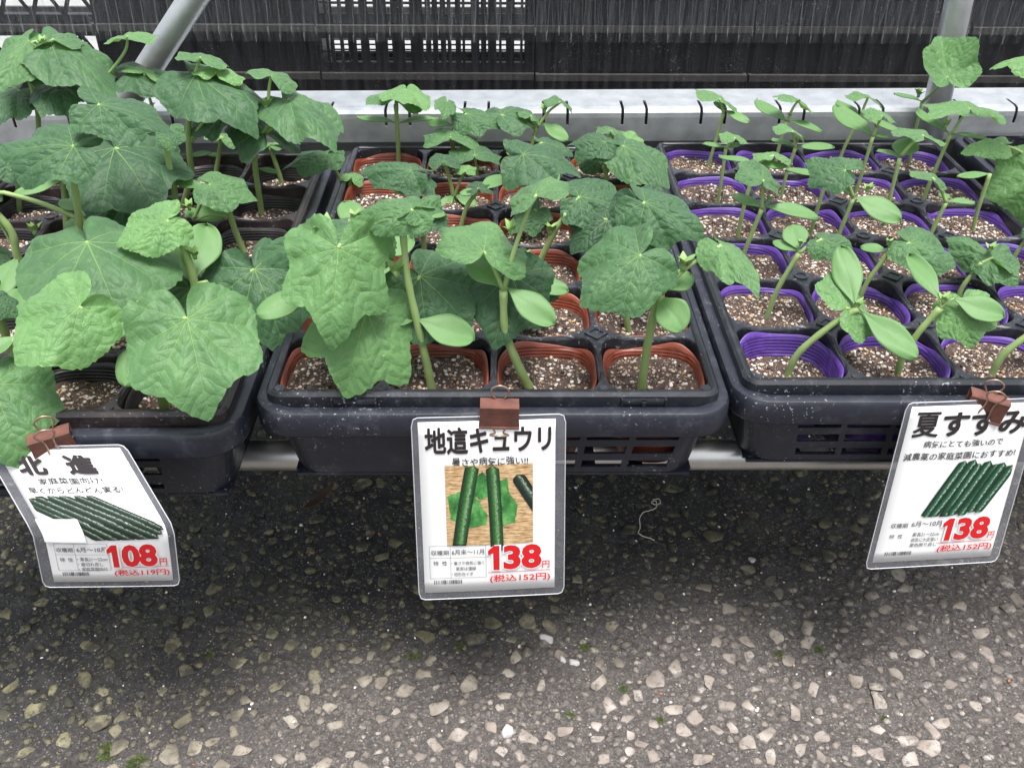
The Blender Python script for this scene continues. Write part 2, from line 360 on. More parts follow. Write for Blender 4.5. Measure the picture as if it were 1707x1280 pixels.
# perlite crumbs and grit spilled on the asphalt
def grains(spots, colors, flat=.75):
    V, Fc, Cc = [], [], []
    ov = np.array([(1, 0, 0), (-1, 0, 0), (0, 1, 0), (0, -1, 0), (0, 0, 1), (0, 0, -1), ], float)
    of = [(0, 2, 4), (2, 1, 4), (1, 3, 4), (3, 0, 4), (2, 0, 5), (1, 2, 5), (3, 1, 5), (0, 3, 5)]
    for (x, y, z, r) in spots:
        a = nrng.uniform(0, 6.28); c, s = math.cos(a), math.sin(a)
        q = lo_v*(1 + nrng.uniform(-.3, .25, (len(lo_v), 1))) if r > .0011 else ov*(1 + nrng.uniform(-.3, .3, (6, 1)))
        f = lo_f if r > .0011 else of
        q = q*np.array([1.1, nrng.uniform(.7, 1), flat])*r; q = np.stack([q[:, 0]*c-q[:, 1]*s, q[:, 0]*s+q[:, 1]*c, q[:, 2]], 1)
        k = len(V); V += list(q + np.array([x, y, z])); Fc += [tuple(i+k for i in t) for t in f]
        cc = colors[int(nrng.integers(len(colors)))]; j = nrng.uniform(.8, 1.12); Cc += [(cc[0]*j, cc[1]*j, cc[2]*j, 1)]*len(q)
    me = mesh('grains', V, Fc, True); at = me.color_attributes.new('col', 'FLOAT_COLOR', 'POINT')
    at.data.foreach_set('color', np.array(Cc, dtype=np.float32).ravel()); return me
cr = []
for _ in range(1500):
    y = rng.uniform(-.20, .42); x = rng.uniform(-.5, .9)
    if rng.random() > .35 + .65*min(1, max(0, (y+.12)*4)): continue
    r = .0005*(4.4**(rng.random()**2.2)); cr.append((x, y, stone_z(x, y)+r*.5, r))
WHITE = [(.80, .78, .74)]*5 + [(.66, .58, .48), (.55, .40, .26), (.45, .16, .05)]
tag(obj('perlite_crumbs', grains(cr, WHITE), M_GRAIN), 'white perlite crumbs scattered on the dark asphalt', 'perlite', kind='stuff')

# moss tufts
M_MOSS = simple('green_moss', (.045, .075, .012), .9, 0, 300, (.12, .17, .03))
mv, mf = [], []
for (px, py, rad, cnt) in [(180, 1252, .011, 420), (228, 1272, .010, 380), (690, 1092, .008, 120), (765, 1078, .006, 80), (950, 1190, .005, 60), (1040, 1148, .006, 70), (1365, 1082, .005, 70), (1100, 1200, .004, 50), (975, 1082, .005, 70), (1300, 1090, .007, 90), (350, 1092, .005, 50), (1475, 1195, .004, 40)]:
    c = on_z(px, py, 0)
    for _ in range(cnt):
        a = rng.uniform(0, 6.28); q = rad*math.sqrt(rng.random()); x, y = c[0]+q*math.cos(a), c[1]+q*math.sin(a); z = stone_z(x, y)
        h = rng.uniform(.0012, .0042)*(1.2-q/rad*.7); b = rng.uniform(0, 6.28); dx, dy = math.cos(b)*.0007, math.sin(b)*.0007; lx, ly = rng.uniform(-.002, .002), rng.uniform(-.002, .002)
        k = len(mv); mv += [(x-dx, y-dy, z-.0005), (x+dx, y+dy, z-.0005), (x+lx, y+ly, z+h), (x-dy, y+dx, z), (x+dy, y-dx, z)]; mf += [(k, k+1, k+2), (k+3, k+4, k+2)]
tag(obj('moss', mesh('moss', mv, mf), M_MOSS), 'green moss tufts growing in the asphalt joints', 'moss', kind='stuff')

# fallen dry leaf, curled fibre, loose pebbles
c = on_z(533, 838, .004)
bm_ = MB(); L = []
for i in range(13):
    t = i/12; wd = .0055*math.sin(math.pi*min(1, t*.94+.03))**.8; z = .003 + .012*(t-.4)**2*2
    L += [(-wd*1.1, (t-.5)*.052, z+.004), (-wd*.4, (t-.5)*.052, z), (wd*.4, (t-.5)*.052, z), (wd*1.1, (t-.5)*.052, z+.005)]
bm_.add(L, [(i*4+k, i*4+k+1, i*4+k+5, i*4+k+4) for i in range(12) for k in range(3)])
o = bm_.build('dry_leaf', simple('dry_leaf_brown', (.085, .045, .024), .7, 0, 160, (.035, .02, .012)), smooth=True, loc=tuple(c)); o.rotation_euler = (0, 0, -.62)
sm = o.modifiers.new('s', 'SOLIDIFY'); sm.thickness = .0006
tag(o, 'curled brown fallen leaf on the dark asphalt under the middle crate', 'leaf')
fp = [on_z(px, py, .003) for px, py in [(1088, 834), (1098, 832), (1101, 839), (1093, 842), (1086, 838), (1093, 836), (1094, 846), (1085, 851), (1072, 855), (1066, 866), (1067, 880), (1064, 889), (1070, 893), (1085, 899), (1091, 901)]]
o = MB().tube([p + np.array([0, 0, rng.uniform(0, .002)]) for p in catmull(fp, 4)], .0006, 5).build('plant_fibre', simple('pale_fibre', (.62, .58, .48), .6), smooth=True)
tag(o, 'thin pale curly fibre lying on the asphalt below the slotted crate', 'fibre')
for (px, py, r, lab) in [(912, 1064, .0105, 'smooth grey pebble below the middle price card'), (846, 1218, .0105, 'large pale pebble near the bottom edge of the picture'), (957, 1104, .0075, 'small whitish pebble beside a smaller one below the price card'), (938, 1099, .0065, 'smaller grey pebble touching the whitish one below the price card'), (1254, 933, .006, 'white oval pebble on the asphalt right of the curly fibre')]:
    p = on_z(px, py, r*.25); me = STONES[rng.randrange(14)].copy(); me.materials.clear(); me.materials.append(simple('loose_pebble', (.50, .47, .46), .7, 0, 200, (.34, .32, .32)))
    o = obj('pebble', me, None, None, tuple(p), (0, 0, rng.uniform(0, 6))); o.scale = (r*.8, r*.8, r*.8); tag(o, lab, 'pebble', 'loose pebbles on the asphalt')

# ================================================================ background: crates behind clear corrugated sheets
M_WALL = simple('white_wall_paint', (.80, .81, .82), .8, 0, 5, (.70, .72, .72))
pv = MB().box(-6, 6, 1.62, 4.2, -.05, .012).build('pavement', simple('pale_concrete', (.34, .34, .33), .85, 0, 6, (.28, .28, .27))); tag(pv, kind='structure')
o = MB().box(-5, 5.5, 4.2, 4.32, 0, 1.7).build('white_wall', M_WALL); tag(o, 'pale wall far behind the stacked black crates', 'wall')
bw, bh, bd, by = .205, .088, .13, 1.15
def bg_crate_mesh(kind, r):
    b = MB(); W = bw-.0008; t = .004
    for (yy, face) in ((0, 'f'), (bd-t, 'b')):
        if kind == 'solid': b.box(-W, W, yy, yy+t, -.008, bh-.012); continue
        zs = [0, .016, .052, .060, bh-.012] if kind == 'slit' else [0, .012, .062, bh-.012]
        if not (kind in ('slit', 'open') and face == 'b'): b.box(-W, W, yy, yy+t, -.008, zs[1]); b.box(-W, W, yy, yy+t, zs[-2] if kind == 'slit' else .064, bh-.012)
        if kind == 'slit':
            b.box(-W, W, yy, yy+t, .034, .0365)
            if face == 'b':
                for k in range(7): b.box(-W, W, yy, yy+t, .004+.010*k, .0065+.010*k)
            x = -W if face == 'f' else W
            while x < W:
                wd = r.choice([.005, .007, .010, .016, .024]); b.box(x, min(W, x+wd), yy+.0004, yy+t-.0004, .012, .062); x += wd + r.choice([.003, .005, .008, .011])
        elif face == 'f':
            n = 7; st = 2*W/n
            for k in range(n):
                x = -W + k*st; b.add([(x, yy, .010), (x+.009, yy, .010), (x+st*.5+.0045, yy, .066), (x+st*.5-.0045, yy, .066)], [(0, 1, 2, 3)])
                b.add([(x+st, yy, .010), (x+st+.009, yy, .010), (x+st*.5+.0045, yy+.001, .066), (x+st*.5-.0045, yy+.001, .066)], [(0, 1, 2, 3)])
    b.box(-W, -W+t, t, bd-t, 0, bh-.012); b.box(W-t, W, t, bd-t, 0, bh-.012); b.box(-W+t, W-t, t, bd-t if kind == 'solid' else .05, .001, .005)
    return mesh('crate_body', b.v, b.f)
rr = random.Random(3)
BODY = {k: [bg_crate_mesh(k, rr) for _ in range(2)] for k in ('solid', 'slit', 'open')}
lb = MB(); lb.box(-bw+.002, bw-.002, -.010, .0, bh-.0145, bh-.0025); lb.box(-bw+.002, bw-.002, bd, bd+.010, bh-.0145, bh-.0025)
lb.box(-bw+.002, -bw+.008, 0, bd, bh-.0115, bh-.003); lb.box(bw-.008, bw-.002, 0, bd, bh-.0115, bh-.003)
LIP = mesh('crate_lip', lb.v, lb.f); LIP.materials.append(M_LIP)
for kk in BODY.values():
    for me in kk: me.materials.append(M_BLACK)
ordinal = ['first', 'second', 'third', 'fourth', 'fifth', 'sixth', 'seventh', 'eighth', 'ninth']
rowname = ['lower', 'middle', 'upper', 'top']
tops = [Z0-.174, Z0-.086, Z0+.002, Z0+.090]
for i in range(8):
    cx = -1.23 + i*.4100
    for j, zt in enumerate(tops):
        kind = 'solid'
        if j in (2, 3) and i == 3: kind = 'slit'
        if i in (0, 1) and j in (2, 3): kind = 'open'
        root = empty('stacked_crate', (cx + rr.uniform(-.0004, .0004), by + rr.uniform(-.006, .006), zt-bh))
        obj('crate_body', BODY[kind][i % 2], None, root); obj('crate_lip', LIP, None, root)
        tag(root, f'black stacked crate behind the clear sheet, {rowname[j]} layer, {ordinal[i]} stack from the left', 'crate', 'black crates stacked behind the clear sheet')
b = MB(); b.box(-1.45, 1.85, by-.02, by+bd+.02, tops[0]-bh-.03, tops[0]-bh-.001)
rt = empty('storage_bench', (0, 0, 0)); b.build('bench_top', M_BLACK, rt)
for lx in (-1.3, -.3, .7, 1.68):
    for ly in (by, by+bd-.03): MB().box(lx, lx+.03, ly, ly+.03, .001, tops[0]-bh-.03).build('bench_leg', M_BLACK, rt)
tag(rt, 'low black bench carrying the stacked crates behind the clear sheet', 'bench')

def mat_clear():
    N = NT('clear_polycarbonate'); p = N.pos()
    st = N.n('VectorMath', props={'operation': 'MULTIPLY'}, i0=p, i1=(1.0, 1.0, .06))
    d = N.sstep(N.noise(st, 60, 4, .7), .45, .85)
    fr = N.n('Fresnel', IOR=1.45)
    milky = N.bsdf(Base_Color=(.78, .80, .82), Roughness=.5)
    tr = N.n('BsdfTransparent', Color=(.95, .96, .97))
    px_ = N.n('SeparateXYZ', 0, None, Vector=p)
    crest_sheen = N.m_('MULTIPLY', N.sstep(N.m_('SINE', N.m_('MULTIPLY', N.m_('ADD', px_, 1.15), 2*math.pi/.0345)), .55, 1.0), N.m_('ADD', .2, N.noise(st, 9, 2)))  # pale stripes along the crests, reflections painted into the sheet
    a = N.n('MixShader', i0=N.m_('ADD', N.m_('ADD', .006, N.m_('MULTIPLY', crest_sheen, .030)), N.m_('MULTIPLY', d, .04)), i1=tr, i2=milky)
    gl = N.n('BsdfGlossy', Color=(1, 1, 1), Roughness=.08)
    return N.done(N.n('MixShader', i0=N.m_('MULTIPLY', fr, .8), i1=a, i2=gl))
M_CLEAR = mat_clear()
N_ = NT('milky_reflection'); M_STREAK = N_.done(N_.n('MixShader', i0=.17, i1=N_.n('BsdfTransparent', Color=(.97, .98, .98)), i2=N_.bsdf(Base_Color=(.8, .83, .84), Roughness=.35)))
def corrugated(name, Y, x0, x1, z0, z1, pitch, amp):
    n = int((x1-x0)/pitch*10); V = []
    for i in range(n+1):
        x = x0 + (x1-x0)*i/n; y = Y + amp*math.sin(2*math.pi*(x-x0)/pitch)
        V += [(x, y, z0), (x, y, z1)]
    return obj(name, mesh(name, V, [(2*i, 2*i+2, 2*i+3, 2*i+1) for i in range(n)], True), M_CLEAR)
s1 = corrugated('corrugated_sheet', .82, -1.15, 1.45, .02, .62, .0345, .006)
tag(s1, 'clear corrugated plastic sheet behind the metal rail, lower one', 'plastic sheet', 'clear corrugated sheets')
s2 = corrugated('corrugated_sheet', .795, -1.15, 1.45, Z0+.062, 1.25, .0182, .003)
tag(s2, 'clear corrugated plastic sheet with tapering modelled reflection streaks, overlapping from above', 'plastic sheet', 'clear corrugated sheets')
rb = MB(); zlow, zh = 0.0, .50  # tapered milky strips modelled in place of reflections on the sheet
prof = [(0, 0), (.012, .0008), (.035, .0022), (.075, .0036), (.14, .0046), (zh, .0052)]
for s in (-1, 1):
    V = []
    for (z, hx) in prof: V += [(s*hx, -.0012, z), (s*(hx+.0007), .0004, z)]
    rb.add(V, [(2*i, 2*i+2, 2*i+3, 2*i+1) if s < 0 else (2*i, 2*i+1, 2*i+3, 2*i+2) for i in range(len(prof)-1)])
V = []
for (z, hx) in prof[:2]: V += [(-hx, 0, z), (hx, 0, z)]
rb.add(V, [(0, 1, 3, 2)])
STREAK = mesh('reflection_streak', rb.v, rb.f); STREAK.materials.append(M_STREAK)
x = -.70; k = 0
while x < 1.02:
    o = obj('reflection_streak', STREAK, None, s2, (x + rr.uniform(-.0012, .0012), .7905, Z0+.0665 + (.006 if k % 2 else -.003) + rr.uniform(-.002, .002)))
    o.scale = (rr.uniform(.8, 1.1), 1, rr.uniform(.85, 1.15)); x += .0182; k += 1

# ================================================================ bench: rails, pipes, posts
rail_root = empty('slotted_rail', (.15, .56, Z0+.0375)); rail_root.rotation_euler = (0, math.radians(-.42), 0)
slots = []
x = -1.13
base_s = on_y(774.5, 190, .56)[0] - .15
k0 = base_s - .105*12
for k in range(24): slots += [k0 + .105*k, k0 + .105*k + .0318]
prof = [(.085, -.018), (.085, -.003), (.082, 0), (.010, 0), (.003, -.0015), (.0005, -.006), (0, -.012), (0, -.044), (.004, -.049), (.010, -.060), (.010, -.085)]
top_cut, low_cut = 4, 7
rv, rf = [], []
def rail_seg(a, b2, lo, hi):
    k = len(rv)
    for q in prof[lo:hi+1]: rv.extend([(a, q[0], q[1]), (b2, q[0], q[1])])
    for i in range(hi-lo): rf.append((k+2*i, k+2*i+1, k+2*i+3, k+2*i+2))
prof = [(.085, -.018), (.085, -.003), (.082, 0), (.034, 0), (.010, 0), (.003, -.0015), (.0005, -.006), (0, -.012), (0, -.022), (0, -.044), (.004, -.049), (.010, -.060), (.010, -.085)]
edges = [-1.25]
for s in sorted(slots): edges += [s-.0019, s+.0019]
edges += [1.25]
for i in range(len(edges)-1):
    if i % 2 == 0: rail_seg(edges[i], edges[i+1], 0, len(prof)-1)
    else: rail_seg(edges[i], edges[i+1], 0, 3); rail_seg(edges[i], edges[i+1], 8, len(prof)-1)
o = obj('rail_body', mesh('rail_body', rv, rf), M_GALV, rail_root); so = o.modifiers.new('s', 'SOLIDIFY'); so.thickness = .0022; so.offset = 1
MB().box(-1.24, 1.24, .012, .080, -.060, -.030).build('slot_shade_block', simple('slot_shade_dark', (.02, .02, .02), .8), rail_root)  # dark block in the hollow rail stands for shade behind the slots
tag(rail_root, 'galvanised steel rail with paired slots behind the seedling trays', 'rail')
for lx in (-.9, 1.2):
    pass
def pipe(name, a, b, r, mat, label, cat, parent=None):
    o = MB().tube([a, b], r, 24).build(name, mat, parent, True)
    if label: tag(o, label, cat)
    return o
fr = empty('bench_frame', (.15, .2, 0))
def fpipe(name, a, b, r): 
    off = np.array([.15, .2, 0]); return pipe(name, np.array(a)-off, np.array(b)-off, r, M_PIPE, None, None, fr)
ZP = Z0-.0815
fpipe('front_pipe', (-1.1, .004, ZP-.0145), (1.4, .004, ZP-.0145), .0142)
fpipe('middle_pipe', (-1.1, .26, ZP-.0145), (1.4, .26, ZP-.0145), .0142)
fpipe('back_pipe', (-1.1, .47, ZP-.0145), (1.4, .47, ZP-.0145), .0142)
for lx in (-1.0, 1.32):
    for ly in (.004, .47): fpipe('bench_leg', (lx, ly, .0), (lx, ly, ZP-.03), .0142)
    fpipe('cross_pipe', (lx, .02, ZP-.045), (lx, .455, ZP-.045), .0142)
    fpipe('rail_bracket', (lx, .47, ZP-.045), (lx, .60, ZP+.03), .012)
tag(fr, 'steel pipe bench frame carrying the seedling crates', 'bench')
a, b_ = on_y(1576, 235, .540), on_y(1621, 0, .540); d = b_-a
pipe('upright_post', np.array([a[0], a[1], 0]), a + d*4.2, .0165, M_GALV, 'grey steel upright pipe rising behind the purple pots', 'pipe')
a, b_ = on_y(172, 230, .540), on_y(321, 0, .540); d = b_-a
pipe('diagonal_brace', a - d*1.9, a + d*4.0, .0165, M_GALV, 'grey steel diagonal brace pipe behind the left tray', 'pipe')

# ================================================================ crates and grid trays
PITCHM = .0905
def rrect(hw, hl, r, xs):
    """perimeter points, front edge left->right with custom fractions xs, then round"""
    P = []; a = hw-r; bl = hl-r
    for f in xs: P.append((f*a, -hl))
    for k in range(1, 7): t = -math.pi/2 + (math.pi/2)*k/7; P.append((a + r*math.cos(t), -bl + r*math.sin(t)))
    for f in np.linspace(-1, 1, 17): P.append((hw, f*bl))
    for k in range(1, 7): t = (math.pi/2)*k/7; P.append((a + r*math.cos(t), bl + r*math.sin(t)))
    for f in np.linspace(1, -1, 9): P.append((f*a, hl))
    for k in range(1, 7): t = math.pi/2 + (math.pi/2)*k/7; P.append((-a + r*math.cos(t), bl + r*math.sin(t)))
    for f in np.linspace(1, -1, 17): P.append((-hw, f*bl))
    for k in range(1, 7): t = math.pi + (math.pi/2)*k/7; P.append((-a + r*math.cos(t), -bl + r*math.sin(t)))
    return P
def crate(hw, hl, slot_cols, loc, rz, label):
    root = empty('nursery_crate', loc, rz); tag(root, label, 'crate', 'navy nursery crates')
    r = .030; a = hw-r
    xs = sorted(set([-1.0, 1.0] + [round(v/a, 5) for c in slot_cols for v in c]))
    lev = [(-.0205, .0), (-.0190, .0006), (-.0025, .0004), (-.0006, -.0006), (0, -.0022), (-.0002, -.0078), (-.0022, -.0095), (-.0165, -.0105)]
    rows = [(-.0275, -.0365), (-.0445, -.0535), (-.0620, -.0705)]
    wall_z = [-.0165, -.0275, -.0365, -.0445, -.0535, -.0620, -.0705, -.0770, -.0800]
    def off(z): return -.0105 - (-.0165-z)*.17 - (.003 if z < -.0775 else 0)
    V, Fc = [], []
    loops = [(z, o_) for z, o_ in lev] ; nP = None
    for z, o_ in loops:
        P = rrect(hw+o_, hl+o_, r+o_*.6, xs); nP = len(P); V += [(x, y, z) for x, y in P]
    for i in range(len(loops)-1):
        for k in range(nP): Fc.append((i*nP+k, (i+1)*nP+k, (i+1)*nP+(k+1) % nP, i*nP+(k+1) % nP))
    rm = mesh('rim', V, Fc, True); rm.set_sharp_from_angle(angle=math.radians(32)); rim = obj('rim', rm, M_NAVY, root); so = rim.modifiers.new('s', 'SOLIDIFY'); so.thickness = .0018; so.offset = -1
    V, Fc = [], []
    for z in wall_z:
        P = rrect(hw+off(z), hl+off(z), r-.006, xs); V += [(x, y, z) for x, y in P]
    for i in range(len(wall_z)-1):
        zm = (wall_z[i]+wall_z[i+1])/2
        for k in range(nP):
            if k < len(xs)-1 and any(lo < zm < hi for hi, lo in rows):
                xm = (xs[k]+xs[k+1])/2*a
                if any(c0 < xm < c1 for c0, c1 in slot_cols): continue
            if len(xs)+6 <= k < len(xs)+6+16 and any(lo < zm < hi for hi, lo in rows) and (k-len(xs)) % 3 != 0: continue
            kb = len(xs)+6+17+6+9+6
            if kb <= k < kb+16 and any(lo < zm < hi for hi, lo in rows) and (k-kb) % 3 != 0: continue
            Fc.append((i*nP+k, (i+1)*nP+k, (i+1)*nP+(k+1) % nP, i*nP+(k+1) % nP))
    wl = obj('wall', mesh('wall', V, Fc), M_NAVY, root); so = wl.modifiers.new('s', 'SOLIDIFY'); so.thickness = .0022; so.offset = -1
    b = MB(); W2, L2 = hw-.027, hl-.027
    for k in range(9): x = -W2 + 2*W2*k/8; b.box(x-.006, x+.006, -L2, L2, -.0806, -.0782)
    for k in range(13): y = -L2 + 2*L2*k/12; b.box(-W2-.004, W2+.004, y-.006, y+.006, -.0802, -.0778)
    b.build('base_lattice', M_NAVY, root)
    return root
def se(t, h, n):     # superellipse
    c, s = math.cos(t), math.sin(t)
    return h*math.copysign(abs(c)**(2/n), c), h*math.copysign(abs(s)**(2/n), s)
NS = 40
def grid_tray(loc, rz, mat, label, latches=False, hole=.0425, nx=4, ny=6):
    root = empty('grid_tray', loc, rz); tag(root, label, 'tray', 'grid trays in the crates')
    P = PITCHM; b = MB()
    angs = [2*math.pi*k/NS for k in range(NS)]
    hp = [se(t, hole, 4.6) for t in angs]
    sq = []
    for t in angs:
        c, s = math.cos(t), math.sin(t); m = max(abs(c), abs(s)); sq.append((P/2*c/m, P/2*s/m))
    def notch(t): return -.0045*math.exp(-((((t+math.pi/4) % (math.pi/2))-math.pi/4)/.34)**2)
    for i in range(nx):
        for j in range(ny):
            cx, cyy = i*P, j*P; vs, fs = [], []
            for k, t in enumerate(angs):
                sx_, sy = sq[k]; gx, gy = cx+sx_, cyy+sy
                edge = (i == 0 and sx_ < -P/2+1e-6) or (i == nx-1 and sx_ > P/2-1e-6) or (j == 0 and sy < -P/2+1e-6) or (j == ny-1 and sy > P/2-1e-6)
                nz = notch(t); near_edge = (i == 0 and abs(sx_+P/2) < .012) or (i == nx-1 and abs(sx_-P/2) < .012) or (j == 0 and abs(sy+P/2) < .012) or (j == ny-1 and abs(sy-P/2) < .012)
                if near_edge: nz = 0
                hx, hy = hp[k]
                vs += [(gx, gy, nz), (cx+hx*1.012, cyy+hy*1.012, nz), (cx+hx, cyy+hy, nz-.0012), (cx+hx*.975, cyy+hy*.975, -.030)]
            for k in range(NS):
                q = (k+1) % NS
                for l in range(3): fs.append((4*k+l, 4*q+l, 4*q+l+1, 4*k+l+1))
            b.add(vs, fs)
    pl = b.build('grid_plate', mat, root, False)
    x0, x1, y0, y1 = -P/2, (nx-.5)*P, -P/2, (ny-.5)*P
    # outer skirt with a turned lip and rounded corners
    hw, hl = (x1-x0)/2, (y1-y0)/2; mx, my = (x0+x1)/2, (y0+y1)/2
    V, Fc = [], []; lev = [(-.0002, -.004, .002), (.0004, .0005, .010), (-.0015, .0022, .012), (-.019, .0030, .012), (-.0205, .0042, .013), (-.022, .0042, .013)]
    for z, o_, r in lev: 
        Q = rrect(hw+o_, hl+o_, r, list(np.linspace(-1, 1, 9))); V += [(x+mx, y+my, z) for x, y in Q]
    nP = len(Q)
    for i in range(len(lev)-1):
        for k in range(nP): Fc.append((i*nP+k, i*nP+(k+1) % nP, (i+1)*nP+(k+1) % nP, (i+1)*nP+k))
    km = mesh('skirt', V, Fc, True); km.set_sharp_from_angle(angle=math.radians(32)); sk = obj('skirt', km, mat, root); so = sk.modifiers.new('s', 'SOLIDIFY'); so.thickness = .0014; so.offset = -1
    for i in range(nx-1):
        for j in range(ny-1):
            cx, cyy = (i+.5)*P, (j+.5)*P; q = MB(); diamond = (i+j) % 2 == 0
            n = 4 if diamond else 14; r1, r2 = (.0105, .0070) if diamond else (.0072, .0048); vs = []
            for k in range(n):
                a = 2*math.pi*k/n
                for (r_, z) in ((r1, .0002), (r1, .0016), (r2, .0016), (r2, .0008)): vs.append((cx+r_*math.cos(a), cyy+r_*math.sin(a), z))
            fs = [(4*k+l, 4*((k+1) % n)+l, 4*((k+1) % n)+l+1, 4*k+l+1) for k in range(n) for l in range(3)] 
            q.add(vs, fs); q.add([(cx+r2*math.cos(2*math.pi*k/n), cyy+r2*math.sin(2*math.pi*k/n), .0007) for k in range(n)], [tuple(range(n))])
            q.build('joint_boss', mat, root)
    for i in range(nx+1):       # little round studs along the front edge
        x = -P/2 + i*P + (.008 if i == 0 else -.008 if i == nx else 0)
        q = MB(); n = 12; q.add([(x+.0042*math.cos(2*math.pi*k/n), -P/2+.0065+.0042*math.sin(2*math.pi*k/n), z) for z in (.0005, .0014) for k in range(n)], [(k, (k+1) % n, n+(k+1) % n, n+k) for k in range(n)] + [tuple(range(n, 2*n))])
        q.build('stud', mat, root)
    if latches:
        for lx in (.007, .240):
            q = MB(); q.box(lx, lx+.034, -P/2-.0060, -P/2-.0030, -.021, -.0025); q.box(lx+.0155, lx+.0185, -P/2-.0090, -P/2-.006, -.0225, -.003)
            q.box(lx+.0005, lx+.0335, -P/2-.0072, -P/2-.006, -.0055, -.0030); q.box(lx-.0012, lx, -P/2-.0085, -P/2-.003, -.022, -.001); q.box(lx+.034, lx+.0352, -P/2-.0085, -P/2-.003, -.022, -.001)
            q.build('latch', mat, root)
    return root
ZT = Z0 + .008
TR = {'left': dict(o=(-.1215-3*PITCHM, -.0265), a=.011, c='black'), 'mid': dict(o=(0, 0), a=0, c='orange'),
      'right': dict(o=(.39179, .0165), a=-.0005, c='purple'), 'far': dict(o=(.806, .05), a=0, c='black')}
def tpos(t, i, j):
    d = TR[t]; c, s = math.cos(d['a']), math.sin(d['a'])
    # the left tray turns about its right-hand front corner
    px = 3*PITCHM if t == 'left' else 0
    x, y = (i*PITCHM-px), j*PITCHM
    return np.array([d['o'][0] + px + x*c - y*s, d['o'][1] + x*s + y*c])
def tray_at(t, mat, label, lat=False):
    p = tpos(t, 0, 0); d = TR[t]; return grid_tray((p[0], p[1], ZT), d['a'], mat, label, lat)
tray_at('left', M_BROWN, 'dark brown grid tray holding black pots, at the left')
tray_at('mid', M_TRAY, 'black grid tray with latches holding orange brown pots, in the middle', True)
tray_at('right', M_TRAY, 'black grid tray holding purple pots')
tray_at('far', M_TRAY, 'black grid tray at the right edge of the picture, mostly out of view')
def crate_at(t, cols, label, dz=0):
    p = (tpos(t, 0, 0) + tpos(t, 3, 5))/2; crate(.1925, .2880, cols, (p[0], p[1], Z0-.0015+dz), TR[t]['a'], label)
crate_at('mid', [(.162-.0432*(k+1)+.0058, .162-.0432*k) for k in range(4)], 'navy crate with a solid left front half, under the orange pots')
crate_at('left', [(.130-.0432*(k+1)+.0058, .130-.0432*k) for k in range(6)], 'navy slotted crate under the brown tray with black pots')
crate_at('right', [(-.140+.0440*k, -.140+.0440*k+.0385) for k in range(7)], 'navy crate slotted along its whole front, under the purple pots')
crate_at('far', [(-.140+.0440*k, -.140+.0440*k+.0385) for k in range(7)], 'dark crate edge at the right border, behind a big leaf', .004)

# ---------------------------------------------------------------- pots with soil
def pot_mesh(seed, col):
    r = random.Random(seed); ph = [r.uniform(0, 6.28) for _ in range(4)]; am = r.uniform(.6, 1.7)
    prof = [(.0285, -.078), (.0300, -.0765), (.0385, -.022), (.0394, -.0185), (.0392, -.0165), (.0408, -.0120), (.0408, -.0035), (.0422, -.0030), (.0424, -.0004), (.0418, .0),
            (.0408, -.0006), (.0403, -.0026), (.0392, -.0034), (.0399, -.0056), (.0388, -.0066), (.0395, -.0088), (.0384, -.0098), (.0391, -.0120), (.0380, -.0130), (.0386, -.0152), (.0376, -.0162), (.0380, -.0186), (.0372, -.0200), (.0355, -.040)]
    n = 56; V = []
    for (rad, z) in prof:
        e = 2.2 + .95*min(1, max(0, (z+.05)/.05))
        for k in range(n):
            t = 2*math.pi*k/n; x, y = se(t, rad, e); wob = 1 + am*.010*math.sin(2*t+ph[0]) + am*.008*math.sin(4*t+ph[1])*(1 if z > -.03 else .2)
            zz = z + (am*.0016*math.sin(3*t+ph[2]) + am*.0012*math.sin(5*t+ph[3]))*(1 if z > -.02 else 0)
            V.append((x*wob, y*wob, zz))
    m = len(prof)
    Fc = [(i*n+k, i*n+(k+1) % n, (i+1)*n+(k+1) % n, (i+1)*n+k) for i in range(m-1) for k in range(n)] + [tuple(range(n-1, -1, -1))]
    me = mesh('pot', V, Fc, True); me.materials.append(M_POT[col]); return me
POTS = {c: [pot_mesh(i*7+k, c) for k in range(4)] for i, c in enumerate(('orange', 'purple', 'black'))}
def soil_mesh(seed):
    V, Fc = [], []; nr, n = 12, 44; V.append((0, 0, .0010))
    for i in range(1, nr+1):
        for k in range(n):
            t = 2*math.pi*k/n; x, y = se(t, .0388*i/nr, 2.9)
            h = .0038*noise.noise(Vector((x*75, y*75, seed*5.3))) + .0016*noise.noise(Vector((x*240, y*240, seed*2.3))) + .0016*(1-(i/nr)**2)
            V.append((x, y, h))
    for k in range(n): Fc.append((0, 1+k, 1+(k+1) % n))
    for i in range(nr-1):
        for k in range(n): Fc.append((1+i*n+k, 1+(i+1)*n+k, 1+(i+1)*n+(k+1) % n, 1+i*n+(k+1) % n))
    me = mesh('soil', V, Fc, True); me.materials.append(M_SOIL); return me
SOILS = [soil_mesh(k) for k in range(5)]
GCOL = [(.74, .69, .63)]*7 + [(.60, .50, .40)]*7 + [(.46, .33, .22)]*5 + [(.40, .22, .10), (.16, .10, .075), (.10, .06, .05), (.07, .045, .04), (.06, .04, .035)]
def grain_mesh(seed):
    sp_ = []
    for _ in range(560):
        t = nrng.uniform(0, 6.283); q = math.sqrt(nrng.uniform(0, 1))*.955; x, y = se(t, .0378*q, 2.7); r = .00042*(5.2**(nrng.uniform(0, 1)**1.9))
        h = .0038*noise.noise(Vector((x*75, y*75, (seed % 5)*5.3))) + .0016*noise.noise(Vector((x*240, y*240, (seed % 5)*2.3))) + .0016*(1-q*q)
        sp_.append((x, y, h + r*.35, r))
    me = grains(sp_, GCOL, .8); me.materials.append(M_GRAIN); return me
GRAINS = [grain_mesh(k) for k in range(5)]
